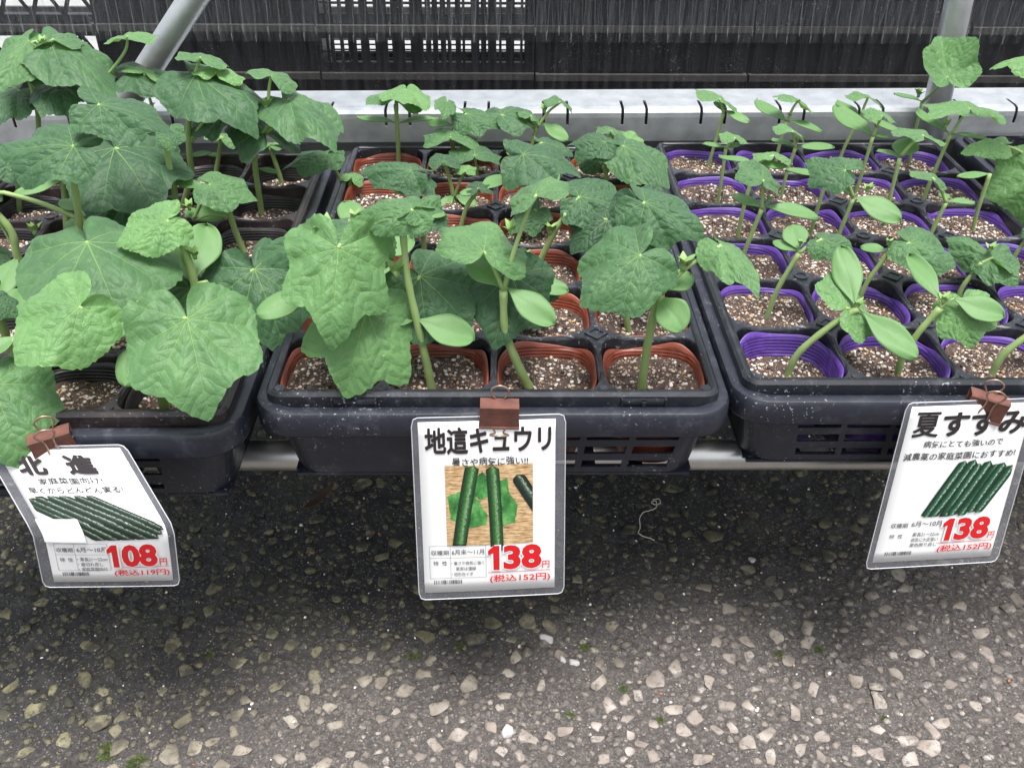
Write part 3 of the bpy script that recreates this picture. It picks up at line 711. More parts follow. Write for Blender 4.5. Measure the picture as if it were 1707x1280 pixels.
rown = ['front row', 'second row', 'third row', 'fourth row', 'fifth row', 'back row']
coln = ['leftmost column', 'second column from left', 'second column from right', 'rightmost column']
colour_word = {'orange': 'orange brown', 'purple': 'purple', 'black': 'black'}
SD = {}
def pot(t, i, j, sdep=None, dz=0.0):
    c = TR[t]['c']; p = tpos(t, i, j); r = random.Random(hash((t, i, j)) if False else (len(t)*100 + i*17 + j*31))
    z = Z0 + (-.004 if c == 'black' else 0.0) + dz
    o = obj('pot', POTS[c][r.randrange(4)], None, None, (p[0]+r.uniform(-.0008, .0008), p[1]+r.uniform(-.0008, .0008), z), (r.uniform(-.035, .035), r.uniform(-.035, .035), r.choice([0, math.pi/2, math.pi, -math.pi/2]) + r.uniform(-.05, .05)))
    place = f'{rown[j]}, {coln[i]}'
    tag(o, f'{colour_word[c]} plastic seedling pot with soil, {place}' if t != 'far' else f'black pot in the cropped tray at the right picture edge, {rown[j]}', 'pot', f'{colour_word[c]} seedling pots')
    if sdep is None: sdep = {'black': .015, 'orange': .0100, 'purple': .0075}[c] + r.uniform(-.002, .0045)
    SD[(t, i, j)] = z - sdep
    k = r.randrange(5); s = obj('soil', SOILS[k], None, o, (0, 0, -sdep)); g = obj('soil_grains', GRAINS[k], None, s); tag(g, kind='stuff')
    s.rotation_euler = (0, 0, 0)
    return o
for i in range(4):
    for j in range(6):
        pot('mid', i, j); pot('right', i, j, .022 if (i, j) == (0, 0) else None)
        pot('left', i, j)
pot('far', 0, 3); pot('far', 0, 2)
# ================================================================ cucumber seedlings
CTRL = [(0, 1.0), (7, .925), (16, .85), (28, .80), (42, .795), (54, .77), (70, .70), (88, .655), (106, .635), (122, .565), (142, .46), (158, .34), (169, .20), (178, .05)]
CA = np.radians([c[0] for c in CTRL]); CR = np.array([c[1] for c in CTRL])
def leaf_mesh(seed, Lx, Wx, fold, droop, wave, cup, teeth, tipdroop, lobe=.5):
    """cucumber leaf in its own frame: u across, v along, h up; the stalk joins at the origin"""
    r = np.random.default_rng(seed)
    NA, NR = 120, 15
    th = np.linspace(-math.radians(178), math.radians(178), NA)
    ra = np.interp(np.abs(th), CA, CR)
    ad = np.degrees(np.abs(th)); lb_ = lobe*r.uniform(.6, 1.3)
    ra = ra + lb_*(.085*np.exp(-((ad-50)/11)**2) - .055*np.exp(-((ad-27)/10)**2) - .055*np.exp(-((ad-76)/12)**2) + .045*np.exp(-((ad-106)/12)**2))
    ra = ra*(1 + .030*np.sin(3*th + r.uniform(0, 6.28)) + .03*np.sin(7*th + r.uniform(0, 6.28)))
    nt_ = 23; tri = np.abs(((np.abs(th)*nt_/math.pi + .17*np.sin(th*4)) % 1.0) - .35); ra = ra - teeth*tri*np.clip(ra/.5, 0, 1)
    ph = r.uniform(0, 6.28, 8)
    fr = np.linspace(0, 1, NR+1)[1:]**.9
    U = np.outer(fr, ra*np.sin(th)); Vv = np.outer(fr, ra*np.cos(th)); TH = np.tile(th, (NR, 1)); FR = np.outer(fr, np.ones(NA))
    U = np.concatenate([[0], U.ravel()]); Vv = np.concatenate([[0], Vv.ravel()]); TH = np.concatenate([[0], TH.ravel()]); FR = np.concatenate([[0], FR.ravel()])
    rho = np.hypot(U, Vv)
    h = fold*np.abs(U) - droop*rho**2 - tipdroop*np.clip(Vv, 0, 2)**3 + cup*(U**2)
    h += wave*FR**2*(np.sin(5*TH + ph[0])*.6 + np.sin(8*TH + ph[1])*.35 + np.sin(2*TH + ph[2])*.7)
    h += r.uniform(-.10, .10)*U*Vv*1.5 + r.uniform(-.06, .06)*np.sin(Vv*5+ph[5])*FR + r.uniform(.01, .035)*np.sin(U*7+ph[6])*np.sin(Vv*5+ph[7])*FR
    # quilting between the veins
    vd = np.full_like(U, 9.0)
    for a in (0, 37, 76, 118):
        ca, sa = math.cos(math.radians(a)), math.sin(math.radians(a)); au = np.abs(U)
        d = np.abs(au*ca - Vv*sa); f = au*sa + Vv*ca; vd = np.where((f > 0), np.minimum(vd, d), vd)
    h += .036*np.clip(vd/.12, 0, 1)*np.clip(rho*3, 0, 1)
    h += .010*(np.sin(U*21+ph[3]+2*np.sin(Vv*7))*np.sin(Vv*19+ph[4]+2*np.sin(U*6)))*np.clip(rho*2.5, 0, 1)
    co = np.stack([U*Lx*Wx*.86, Vv*Lx, h*Lx], 1)
    fs = [(0, 1+k, 2+k) for k in range(NA-1)]
    fs += [(1+i*NA+k, 1+(i+1)*NA+k, 1+(i+1)*NA+k+1, 1+i*NA+k+1) for i in range(NR-1) for k in range(NA-1)]
    fs = [tuple(reversed(q)) for q in fs]
    return co, fs, np.stack([U*.4+.5, Vv*.4+.3], 1)
def cot_mesh(seed, Lx, Wx, fold, droop, wave, cup, teeth, tipdroop):
    r = np.random.default_rng(seed); NV, NU = 22, 12; co, uv = [], []
    ph = r.uniform(0, 6.28, 3)
    for i in range(NV+1):
        t = i/NV; sm_ = min(1, t/.52); wd = Wx*.5*(math.sqrt(max(0.0, 1-((t-.52)/.48)**2)) if t > .52 else .07 + .93*(sm_*sm_*(3-2*sm_))**.75)
        for k in range(NU+1):
            s = -1 + 2*k/NU; u = s*wd
            h = fold*abs(u) - droop*t*t - tipdroop*t**3 + cup*u*u + wave*math.sin(3*s+ph[0]+4*t)*t + .004*min(1, abs(s)*3)
            co.append((u*Lx, t*Lx, h*Lx)); uv.append((u*.4+.5, t*.4+.3))
    fs = [(i*(NU+1)+k, i*(NU+1)+k+1, (i+1)*(NU+1)+k+1, (i+1)*(NU+1)+k) for i in range(NV) for k in range(NU)]
    return np.array(co), fs, np.array(uv)
leaf_seed = [100]
def add_leaf(root, org, base, uax, vax, L, W, kind, tone, o_):
    leaf_seed[0] += 1
    hax = unit(np.cross(uax, vax)); uax = unit(np.cross(vax, hax))
    fn = cot_mesh if kind == 'c' else leaf_mesh
    if kind == 'c': dflt = dict(fold=.06, droop=.12, wave=.03, cup=.0, teeth=0, tip=.0)
    else: dflt = dict(fold=-.10, droop=.26, wave=.062, cup=-.14, teeth=.036, tip=.10)
    dflt.update({k: v for k, v in o_.items() if k in dflt})
    ex = () if kind == 'c' else (o_.get('lobe', .5),)
    co, fs, uv = fn(leaf_seed[0], L, W, dflt['fold'], dflt['droop'], dflt['wave'], dflt['cup'], dflt['teeth'], dflt['tip'], *ex)
    P = base - org + co[:, :1]*uax + co[:, 1:2]*vax + co[:, 2:3]*hax
    me = mesh('leaf', P, fs, True, uv); me.materials.append(M_COT if kind == 'c' else M_LEAF)
    o = obj('cotyledon' if kind == 'c' else 'leaf', me, None, root)
    if kind != 'c': o['tone'] = float(min(1, max(0, tone)))
    else: o['tone'] = .5
    if kind == 'c':
        sm = o.modifiers.new('s', 'SOLIDIFY'); sm.thickness = .0008; sm.offset = -1
    return o
def bud(root, org, p, size):
    b = MB()
    for k in range(5):
        a = k*2.4 + size*1000; d = np.array([math.cos(a), math.sin(a), 0.0]); L = size*(.7+.3*((k*37) % 10)/10); up = np.array([0, 0, 1.0])
        vax = unit(up*1.0 + d*(.35+.25*(k % 3))); u = unit(np.cross(vax, d+up*.1)); vs = []
        for i in range(6):
            t = i/5; wd = L*.30*math.sin(math.pi*min(1, t*.9+.08))
            for s in (-1, 0, 1): vs.append(p-org + vax*t*L + u*s*wd + d*(abs(s)*-.18*L*math.sin(math.pi*t) + .12*L*t*t) + d*.0006)
        b.add(vs, [(i*3+k2, i*3+k2+1, i*3+k2+4, i*3+k2+3) for i in range(5) for k2 in range(2)])
    b.tube([p-org-np.array([0, 0, size*.15]), p-org+np.array([0, 0, size*.25])], [size*.14, size*.18], 7)
    return b.build('shoot_bud', M_BUD, root, True)
M_BUD = simple('young_shoot_green', (.15, .29, .08), .6, 0, 400, (.28, .42, .15))
PL = {'left': 'black', 'mid': 'orange brown', 'right': 'purple'}
def plant(t, i, j, base, stem, leaves, buds=(), r0=.0030, r1=.0022, dy=0.0, label=None, tone=.5):
    zs = SD.get((t, i, j), Z0-.01)
    b3 = on_z(base[0], base[1], zs)
    # keep the root inside its pot
    c = tpos(t, i, j)
    b3[0] = min(max(b3[0], c[0]-.031), c[0]+.031); b3[1] = min(max(b3[1], c[1]-.030), c[1]+.031)
    Y = b3[1]
    root = empty('cucumber_seedling', tuple(b3)); org = b3
    lab = label or f'cucumber seedling in the {PL.get(t, "black")} pot of the {rown[j]}, {coln[i]}'
    tag(root, lab, 'seedling', 'cucumber seedlings in pots')
    def P3(q): return on_y(q[0], q[1], Y + dy*0 + (q[2] if len(q) > 2 else 0.0))
    pts = [b3 - np.array([0, 0, .004])] + [P3(q) for q in stem]
    if len(pts) == 2: pts.insert(1, (pts[0]+pts[1])/2 + np.array([0, .002, .002]))
    cm = catmull(pts, 7); n = len(cm)
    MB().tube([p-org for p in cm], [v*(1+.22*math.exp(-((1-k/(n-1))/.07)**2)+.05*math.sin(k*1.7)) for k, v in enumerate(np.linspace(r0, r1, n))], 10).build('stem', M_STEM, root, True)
    node = pts[-1]
    for lf in leaves:
        typ, kind = lf[0]; o_ = lf[-1] if isinstance(lf[-1], dict) else {}
        dyl = o_.get('dy', 0.0); base3 = P3((*lf[1], dyl)); tn = o_.get('tone', tone)
        if typ == 'T':
            m = o_.get('m', .35); m = m-.10 if (kind == 'l' and j >= 3 and m > .2 and t != 'far') else m; tc = unit(CAM-base3); nrm = unit(np.array([o_.get('nx', 0), o_.get('ny', 0), 1.0])*(1-m) + tc*m)
            for _ in range(12):
                tip = on_plane(*lf[2], base3, nrm); L = np.linalg.norm(tip-base3)
                if L < o_.get('Lmax', .13) and (tip-base3)@tc < .11: break
                nrm = unit(nrm*.85 + tc*.15)
            vax = unit(tip-base3); uax = unit(np.cross(vax, nrm)); W = o_.get('w', .48 if kind == 'c' else 1.0)
            if not kind == 'c' : L = L*1.0
        else:
            Lp, Rp = P3((*lf[2], dyl + o_.get('dl', 0))), P3((*lf[3], dyl + o_.get('dr', 0)))
            wv = Rp-Lp; uax = unit(wv); dr = o_.get('dir', -1); pit = math.radians(o_.get('p', -10))
            v0 = unit(np.cross(np.array([0, 0, 1.0]), uax))*dr
            vax = unit(v0*math.cos(pit) + np.array([0, 0, 1.0])*math.sin(pit)); vax = unit(vax - uax*(vax@uax))
            L = np.linalg.norm(wv)/1.22*o_.get('len', 1.0); W = np.linalg.norm(wv)/1.22/L
            if dr > 0: uax = uax
            uax = unit(np.cross(vax, np.cross(uax, vax)))
            if np.cross(uax, vax)[2] < 0: uax = -uax
        lo = add_leaf(root, org, base3, uax, vax, L, W, kind, tn, o_)
        st = o_.get('s', None)
        if st is None or st is not False:
            s3 = node if st is None else P3(st)
            if 'via' in o_: pp = [s3] + [P3(q) for q in o_['via']] + [base3]
            else:
                mid = (s3+base3)/2; ln = np.linalg.norm(base3-s3); pp = [s3, mid + np.array([0, 0, .10*ln]), base3]
            if np.linalg.norm(base3-s3) > .002:
                rr_ = o_.get('r', .0017 if kind == 'l' else .0011)
                cc = catmull(pp, 5)
                if kind == 'l':
                    hx = unit(np.cross(unit(uax), vax)); hx = hx if hx[2] > 0 or typ == 'T' else -hx
                    for qi in range(len(cc)):
                        dq = cc[qi]-base3; vq = dq@vax; uq = abs(dq@unit(uax)); hq = dq@hx; rq = math.hypot(vq, uq)
                        if rq < .9*L and (vq > 0 or rq < .45*L):
                            lim = -(.003*min(1, rq/.008) + .55*rq*rq/L)
                            if hq > lim and hq > -.5*rq: cc[qi] = cc[qi] - hx*(hq-lim)
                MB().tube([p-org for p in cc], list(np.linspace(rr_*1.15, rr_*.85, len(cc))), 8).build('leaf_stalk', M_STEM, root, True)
    for bq in buds:
        p3 = P3((bq[0], bq[1], bq[3] if len(bq) > 3 else 0)); bud(root, org, p3, bq[2]*.82)
    return root
Tl, Tc, Sl, Sc = 'Tl', 'Tc', 'Sl', 'Sc'

# ---- right tray (purple pots): small seedlings, cotyledons and a first leaf
plant('right', 0, 5, (1179, 280), [(1190, 245), (1206, 190)], [(Tc, (1208, 184), (1250, 200), {'m': .3, 'w': .42}), (Sl, (1199, 165), (1153, 141), (1229, 173), {'p': 8, 'dir': 1, 'len': .62}), (Tc, (1206, 186), (1192, 166), {'m': .2, 'w': .3})], [(1207, 184, .007)], .0021, .0019, tone=.75)
plant('right', 1, 5, (1291, 285), [(1296, 255), (1311, 203)], [(Tc, (1310, 202), (1261, 171), {'m': .02, 'w': .36, 'droop': -.05}), (Tc, (1313, 202), (1374, 210), {'m': .18, 'w': .36, 'droop': .18}), (Sl, (1330, 168), (1302, 150), (1364, 177), {'p': 5, 'dir': 1, 'len': .8})], [(1316, 195, .009)], .0021, .0019, tone=.72)
plant('right', 2, 5, (1398, 276), [(1406, 250), (1434, 196)], [(Tc, (1433, 194), (1395, 171), {'m': .02, 'w': .36, 'droop': -.05}), (Tc, (1437, 195), (1501, 211), {'m': .08, 'w': .36}), (Sl, (1447, 163), (1418, 150), (1482, 167), {'p': 4, 'dir': 1, 'len': .75})], [(1438, 190, .009)], .0021, .0019, tone=.72)
plant('right', 3, 5, (1515, 271), [(1522, 235), (1537, 172)], [(Tc, (1534, 168), (1492, 149), {'m': .05, 'w': .34}), (Sl, (1579, 129), (1534, 121), (1636, 114), {'p': 38, 'dir': 1, 'len': .95, 'dy': -.045, 'fold': .25, 'droop': -.15, 'cup': .35, 's': (1538, 170), 'via': [(1557, 152, -.02)]})], [(1531, 160, .016)], .0025, .002, tone=.7)
plant('right', 0, 4, (1195, 344), [(1201, 310), (1210, 248)], [(Tc, (1209, 246), (1172, 235), {'m': .08, 'w': .40}), (Tc, (1211, 246), (1233, 237), {'m': .1, 'w': .5}), (Sl, (1226, 230), (1217, 221), (1270, 229), {'p': 10, 'dir': 1, 'len': .75})], (), .0021, .0018, tone=.78)
plant('right', 1, 4, (1301, 331), [(1310, 295), (1326, 247)], [(Tc, (1325, 245), (1288, 225), {'m': .05, 'w': .34}), (Tc, (1328, 246), (1392, 239), {'m': .10, 'w': .40}), (Sl, (1320, 219), (1290, 201), (1347, 219), {'p': 6, 'dir': 1, 'len': .7})], [(1328, 238, .010)], .0021, .0019, tone=.8)
plant('right', 2, 4, (1426, 322), [(1435, 295), (1455, 228)], [(Tc, (1454, 226), (1391, 186), {'m': .05, 'w': .42, 'droop': -.1}), (Tc, (1457, 226), (1482, 224), {'m': .25, 'w': .55}), (Sl, (1471, 193), (1445, 183), (1504, 194), {'p': 14, 'dir': 1, 'len': .8})], [(1460, 215, .009)], .0021, .0019, tone=.74)
plant('right', 3, 4, (1539, 332), [(1556, 290), (1584, 226)], [(Tc, (1582, 222), (1526, 190), {'m': .0, 'w': .25, 'droop': -.1}), (Tc, (1588, 224), (1647, 223), {'m': .08, 'w': .34}), (Sl, (1617, 181), (1542, 162), (1681, 172), {'p': 6, 'dir': 1, 'len': .6, 's': (1586, 224)})], [(1576, 212, .013)], .0025, .002, tone=.72)
plant('right', 0, 3, (1229, 397), [(1240, 345), (1260, 276)], [(Tc, (1258, 273), (1199, 252), {'m': .04, 'w': .32}), (Tc, (1262, 274), (1311, 272), {'m': .22, 'w': .45}), (Sl, (1290, 260), (1262, 250), (1330, 255), {'p': 2, 'dir': 1, 'len': .7})], (), .0023, .0019, tone=.8)
plant('right', 1, 3, (1351, 390), [(1362, 350), (1379, 298)], [(Tc, (1377, 294), (1311, 276), {'m': .06, 'w': .36}), (Tc, (1382, 296), (1402, 283), {'m': .2, 'w': .4}), (Sl, (1412, 276), (1420, 264), (1455, 268), {'p': 4, 'dir': 1, 'len': .9})], [(1382, 288, .009)], .0023, .0019, tone=.55)
plant('right', 2, 3, (1475, 380), [(1480, 345), (1500, 264)], [(Tc, (1499, 262), (1464, 245), {'m': .05, 'w': .4}), (Tc, (1501, 262), (1515, 236), {'m': .15, 'w': .75, 'droop': -.1}), (Sl, (1540, 226), (1517, 216), (1605, 234), {'p': 8, 'dir': 1, 'len': .75, 's': (1502, 260), 'via': [(1520, 240)]})], (), .0024, .002, tone=.66)
plant('right', 3, 3, (1620, 390), [(1630, 350), (1650, 290)], [(Tc, (1650, 290), (1597, 290), {'m': .2, 'w': .4})], (), .0024, .002)
plant('right', 0, 2, (1225, 460), [(1245, 410), (1270, 349)], [(Tc, (1268, 345), (1222, 320), {'m': .30, 'w': .42}), (Tc, (1274, 344), (1369, 351), {'m': .32, 'w': .34, 'droop': .18}), (Sl, (1272, 300), (1231, 276), (1311, 311), {'p': 28, 'dir': 1, 'len': .75})], [(1281, 335, .010)], .0024, .002, tone=.55)
plant('right', 1, 2, (1385, 422), [(1402, 382), (1422, 332)], [(Tc, (1425, 328), (1504, 362), {'m': .50, 'w': .52}), (Tc, (1421, 328), (1394, 293), {'m': .30, 'w': .40}), (Tl, (1408, 284), (1343, 258), {'m': .38, 'w': 1.05, 's': (1422, 328), 'via': [(1413, 302)]})], [(1446, 318, .012)], .0024, .002, tone=.45)
plant('right', 2, 2, (1536, 427), [(1552, 390), (1577, 338)], [(Tc, (1579, 336), (1627, 332), {'m': .12, 'w': .42}), (Tc, (1578, 334), (1571, 318), {'m': .15, 'w': .6}), (Sl, (1554, 297), (1510, 273), (1575, 296), {'p': 10, 'dir': 1, 'len': .65})], (), .0023, .0019, tone=.6)
plant('right', 3, 2, (1682, 450), [(1693, 425), (1712, 398)], [(Tc, (1712, 396), (1740, 380), {'m': .3}), (Tl, (1725, 380), (1760, 400), {'m': .4})], (), .0024, .002)
plant('right', 0, 1, (1276, 533), [(1296, 483), (1332, 422)], [(Tc, (1331, 417), (1322, 371), {'m': .55, 'w': .80}), (Tc, (1330, 419), (1289, 398), {'m': .35, 'w': .46}), (Tl, (1371, 399), (1430, 414), {'m': .32, 'w': 1.0})], [(1334, 408, .009)], .0026, .0021, tone=.52)
plant('right', 1, 1, (1427, 508), [(1446, 470), (1480, 423)], [(Tc, (1480, 419), (1435, 407), {'m': .38, 'w': .46}), (Tc, (1482, 415), (1512, 401), {'m': .30, 'w': .60}), (Tl, (1517, 405), (1604, 430), {'m': .40, 'w': .95, 's': (1483, 420)})], [(1480, 407, .010)], .0026, .0021, tone=.55)
plant('right', 2, 1, (1596, 502), [(1605, 478), (1637, 438)], [(Tl, (1650, 432), (1582, 367), {'m': .3, 'w': .50}), (Tl, (1655, 430), (1700, 466), {'m': .5, 'w': 1.1})], [(1650, 418, .012)], .0026, .0021, tone=.55)
plant('right', 0, 0, (1312, 626), [(1330, 590), (1382, 545), (1430, 514)], [(Tc, (1425, 508), (1402, 408), {'m': .62, 'w': .44, 'droop': .04}), (Tc, (1438, 520), (1531, 592), {'m': .55, 'w': .43}), (Sl, (1411, 514), (1364, 462), (1446, 574), {'p': 12, 'dir': 1, 'len': .62, 'dl': .02, 'dr': -.02, 'tone': .78})], [(1428, 512, .012)], .0034, .0026, tone=.78)
plant('right', 1, 0, (1496, 625), [(1505, 595), (1530, 556), (1567, 513)], [(Tc, (1567, 500), (1517, 417), {'m': .50, 'w': .34}), (Tc, (1590, 498), (1676, 525), {'m': .55, 'w': .56}), (Tl, (1606, 507), (1622, 578), {'m': .62, 'w': 1.08, 'tone': .8})], [(1572, 503, .012)], .0034, .0026, tone=.8)
plant('right', 2, 0, (1652, 624), [(1672, 592), (1712, 560), (1745, 535)], [(Tc, (1745, 530), (1800, 560), {'m': .5}), (Tl, (1755, 520), (1800, 480), {'m': .5})], (), .0034, .0026)

# ---- plant in the cropped tray at the right edge
plant('far', 0, 3, (1742, 372), [(1740, 330), (1735, 290)], [(Tl, (1738, 292), (1633, 322), {'m': .80, 'w': 1.2, 'tone': .80, 'dy': -.03, 'lobe': .2}), (Tl, (1668, 240), (1606, 236), {'m': .25, 'w': .9, 'tone': .85, 's': (1735, 290)}), (Tl, (1750, 100), (1656, 84), {'m': .05, 'w': .8, 'tone': .9, 'dy': -.02, 's': (1735, 290, -.02), 'via': [(1742, 190)]})], (), .003, .0024, label='tall seedling with one large leaf at the right picture edge')

# ---- middle tray (orange brown pots)
plant('mid', 0, 0, (566, 640), [(574, 560), (592, 470), (588, 366)], [
    (Tl, (564, 414), (550, 570), {'m': .72, 'w': 1.0, 's': (588, 366), 'via': [(577, 388, -.005)], 'dy': -.02, 'tone': .74, 'fold': -.10, 'teeth': .05, 'lobe': 1.3}),
    (Tl, (612, 517), (570, 660), {'m': .66, 'w': 1.05, 's': (590, 478), 'dy': -.012, 'tone': .72, 'fold': -.14, 'teeth': .042, 'lobe': 1.6}),
    (Tc, (520, 490), (425, 518), {'m': .40, 'w': .52, 's': (582, 500)}),
    (Tl, (594, 385), (408, 406), {'m': .42, 'w': .62, 's': (588, 400), 'dy': .03, 'tone': .48})], [(545, 392, .022), (590, 366, .012)], .0038, .003)
plant('mid', 1, 0, (721, 649), [(711, 605), (695, 537), (679, 460), (672, 390)], [
    (Tc, (697, 533), (791, 562), {'m': .55, 'w': .58, 's': (694, 535)}),
    (Tc, (690, 534), (655, 538), {'m': .3, 'w': .4, 's': (694, 536)}),
    (Tl, (688, 349), (584, 346), {'m': .40, 'w': .66, 's': (672, 390), 'tone': .58}),
    (Tl, (688, 349), (738, 305), {'m': .25, 'w': .55, 's': False, 'tone': .6}),
    (Tl, (700, 460), (790, 537), {'m': .50, 'w': 1.25, 's': (680, 480), 'dy': .03, 'tone': .34})], [(661, 458, .020)], .0038, .0024)
plant('mid', 2, 0, (886, 647), [(862, 605), (842, 550), (839, 485)], [
    (Tc, (846, 480), (925, 536), {'m': .58, 'w': .50}),
    (Tc, (835, 478), (784, 424), {'m': .45, 'w': .62}),
    (Sl, (806, 420), (692, 362), (865, 410), {'p': 26, 'dir': 1, 'len': .62, 's': (838, 482), 'tone': .68, 'dl': -.02, 'dr': -.02}),
    (Sl, (895, 325), (867, 320), (978, 280), {'p': 12, 'dir': 1, 'len': .7, 's': (840, 482), 'via': [(855, 425), (880, 352)], 'tone': .62}),
    (Tl, (852, 456), (822, 572), {'m': .62, 'w': 1.05, 's': (845, 482), 'dy': .03, 'tone': .22})], [(852, 388, .014)], .0042, .003)
plant('mid', 3, 0, (1069, 650), [(1077, 590), (1090, 520), (1102, 491)], [
    (Tc, (1097, 496), (1140, 548), {'m': .60, 'w': .85, 'fold': .35}),
    (Tc, (1108, 484), (1152, 452), {'m': .45, 'w': .78, 'tone': .5}),
    (Tl, (1066, 425), (960, 500), {'m': .55, 'w': 1.02, 's': (1101, 492), 'via': [(1090, 462)], 'tone': .50, 'dy': -.005}),
    (Tl, (1203, 409), (1271, 464), {'m': .10, 'w': .62, 's': (1103, 490), 'via': [(1134, 456), (1165, 432)], 'tone': .7})], [(1139, 447, .019)], .0038, .0028)
plant('mid', 3, 1, (1049, 551), [(1043, 515), (1045, 450), (1052, 376)], [
    (Tl, (1075, 337), (1176, 384), {'m': .42, 'w': .85, 's': (1052, 374), 'tone': .42}),
    (Tl, (1066, 345), (1096, 445), {'m': .62, 'w': .85, 's': (1052, 380), 'dy': .04, 'tone': .12})], (), .0032, .0026)
plant('mid', 2, 1, (895, 551), [(890, 520), (884, 480), (878, 440)], [
    (Tc, (880, 470), (948, 480), {'m': .40, 'w': .50}), (Tl, (862, 452), (900, 540), {'m': .55, 'w': 1.0, 'dy': .01, 'tone': .2})], [(874, 432, .012)], .0032, .0026)
plant('mid', 1, 1, (744, 552), [(740, 520), (735, 470), (730, 430)], [
    (Tc, (730, 440), (782, 392), {'m': .45, 'w': .62}), (Tc, (728, 440), (768, 455), {'m': .4, 'w': .5})], (), .0030, .0024)
plant('mid', 0, 1, (585, 545), [(600, 500), (622, 470), (634, 445)], [
    (Tc, (640, 428), (688, 393), {'m': .5, 'w': .62}), (Tc, (636, 440), (650, 474), {'m': .5, 'w': .6}), (Tc, (628, 450), (606, 430), {'m': .4, 'w': .6})], (), .0030, .0024)
plant('mid', 2, 2, (889, 452), [(905, 425), (925, 385), (945, 356)], [
    (Tl, (1012, 367), (950, 412), {'m': .55, 'w': 1.2, 's': (945, 356), 'via': [(975, 345)], 'tone': .10, 'dy': -.01}),
    (Tl, (966, 328), (1054, 338), {'m': .45, 'w': 1.05, 's': (943, 358), 'tone': .36, 'dy': .01})], [(917, 388, .018)], .0034, .0028)
plant('mid', 1, 2, (708, 440), [(707, 415), (704, 385), (700, 352)], [
    (Tl, (715, 352), (655, 380), {'m': .4, 'w': .9, 'dy': .01, 'tone': .35}), (Tc, (702, 360), (742, 352), {'m': .3, 'w': .5})], (), .003, .0024)
plant('mid', 3, 2, (1040, 470), [(1035, 440), (1030, 415), (1040, 385)], [
    (Tc, (1035, 415), (985, 425), {'m': .4, 'w': .55}), (Tc, (1038, 412), (1090, 408), {'m': .4, 'w': .55})], (), .003, .0024)
plant('mid', 0, 2, (612, 440), [(611, 415), (603, 388)], [
    (Tc, (600, 378), (572, 332), {'m': .48, 'w': .70}), (Tc, (604, 380), (622, 362), {'m': .3, 'w': .5})], (), .003, .0024)
plant('mid', 2, 3, (872, 368), [(872, 340), (872, 300), (872, 262)], [
    (Tl, (872, 257), (974, 268), {'m': .42, 'w': 1.0, 's': False, 'tone': .34, 'dy': -.005}),
    (Tc, (868, 350), (905, 358), {'m': .3, 'w': .5}), (Tl, (895, 352), (850, 378), {'m': .45, 'w': .9, 's': (873, 345), 'tone': .45, 'dy': -.02})], (), .0026, .0022)
plant('mid', 1, 3, (768, 362), [(778, 345), (796, 320)], [
    (Sl, (798, 314), (784, 300), (836, 298), {'p': 12, 'dir': 1, 'len': .9, 'tone': .2}), (Tc, (796, 318), (766, 320), {'m': .3, 'w': .55}), (Tc, (797, 318), (850, 286), {'m': .25, 'w': .42})], (), .0026, .0022)
plant('mid', 0, 3, (691, 375), [(690, 345), (688, 310), (685, 288)], [
    (Tl, (685, 284), (596, 268), {'m': .40, 'w': .72, 's': False, 'tone': .42}),
    (Sl, (690, 300), (640, 300), (724, 306), {'p': -14, 'dir': -1, 'len': .6, 'tone': .3})], (), .0026, .0022)
plant('mid', 1, 4, (757, 338), [(752, 310), (741, 272)], [
    (Sl, (740, 270), (722, 268), (780, 272), {'p': 16, 'dir': 1, 'len': .8, 's': False, 'tone': .3}), (Sl, (776, 284), (762, 278), (800, 280), {'p': 14, 'dir': 1, 'len': .9, 's': (757, 330), 'via': [(766, 304)], 'tone': .85}),
    (Tc, (756, 325), (735, 345), {'m': .4, 'w': .6}), (Tc, (758, 325), (795, 340), {'m': .4, 'w': .55})], (), .0024, .002)
plant('mid', 0, 4, (582, 330), [(578, 322), (565, 295), (546, 260)], [
    (Tl, (546, 256), (466, 258), {'m': .25, 'w': .8, 's': False, 'tone': .5}),
    (Sl, (586, 297), (562, 282), (606, 292), {'p': 10, 'dir': 1, 'len': .9, 's': (578, 322), 'tone': .8})], [(583, 312, .014)], .0026, .002)
plant('mid', 2, 4, (880, 320), [(884, 290), (890, 250)], [(Tl, (905, 238), (958, 246), {'m': .3, 'w': 1.0, 'tone': .4}), (Tc, (888, 262), (845, 250), {'m': .3, 'w': .5}), (Tc, (890, 258), (930, 300), {'m': .4, 'w': .5})], (), .0026, .002)
plant('mid', 3, 4, (1010, 318), [(1010, 290), (1009, 240)], [
    (Tl, (1009, 237), (944, 220), {'m': .35, 'w': .85, 's': False, 'tone': .36}),
    (Tl, (1000, 268), (957, 262), {'m': .45, 'w': 1.0, 's': (1010, 295), 'tone': .45, 'dy': .03}), (Tc, (1018, 292), (1052, 262), {'m': .25, 'w': .35, 's': (1010, 300)}),
    (Tl, (1040, 243), (1121, 287), {'m': .32, 'w': .85, 's': (1011, 290), 'via': [(1024, 262)], 'tone': .5})], (), .0026, .0022)
plant('mid', 0, 5, (664, 275), [(664, 250), (662, 207), (660, 175)], [
    (Tc, (659, 205), (594, 186), {'m': .06, 'w': .30, 's': (662, 207)}), (Tc, (666, 205), (731, 189), {'m': .06, 'w': .32, 's': (662, 207)}),
    (Sl, (660, 165), (600, 146), (711, 160), {'p': 4, 'dir': 1, 'len': .75, 'tone': .6}), (Sl, (677, 150), (644, 138), (740, 150), {'p': 6, 'dir': -1, 'len': .7, 'tone': .85})], [(665, 168, .010)], .003, .0026)
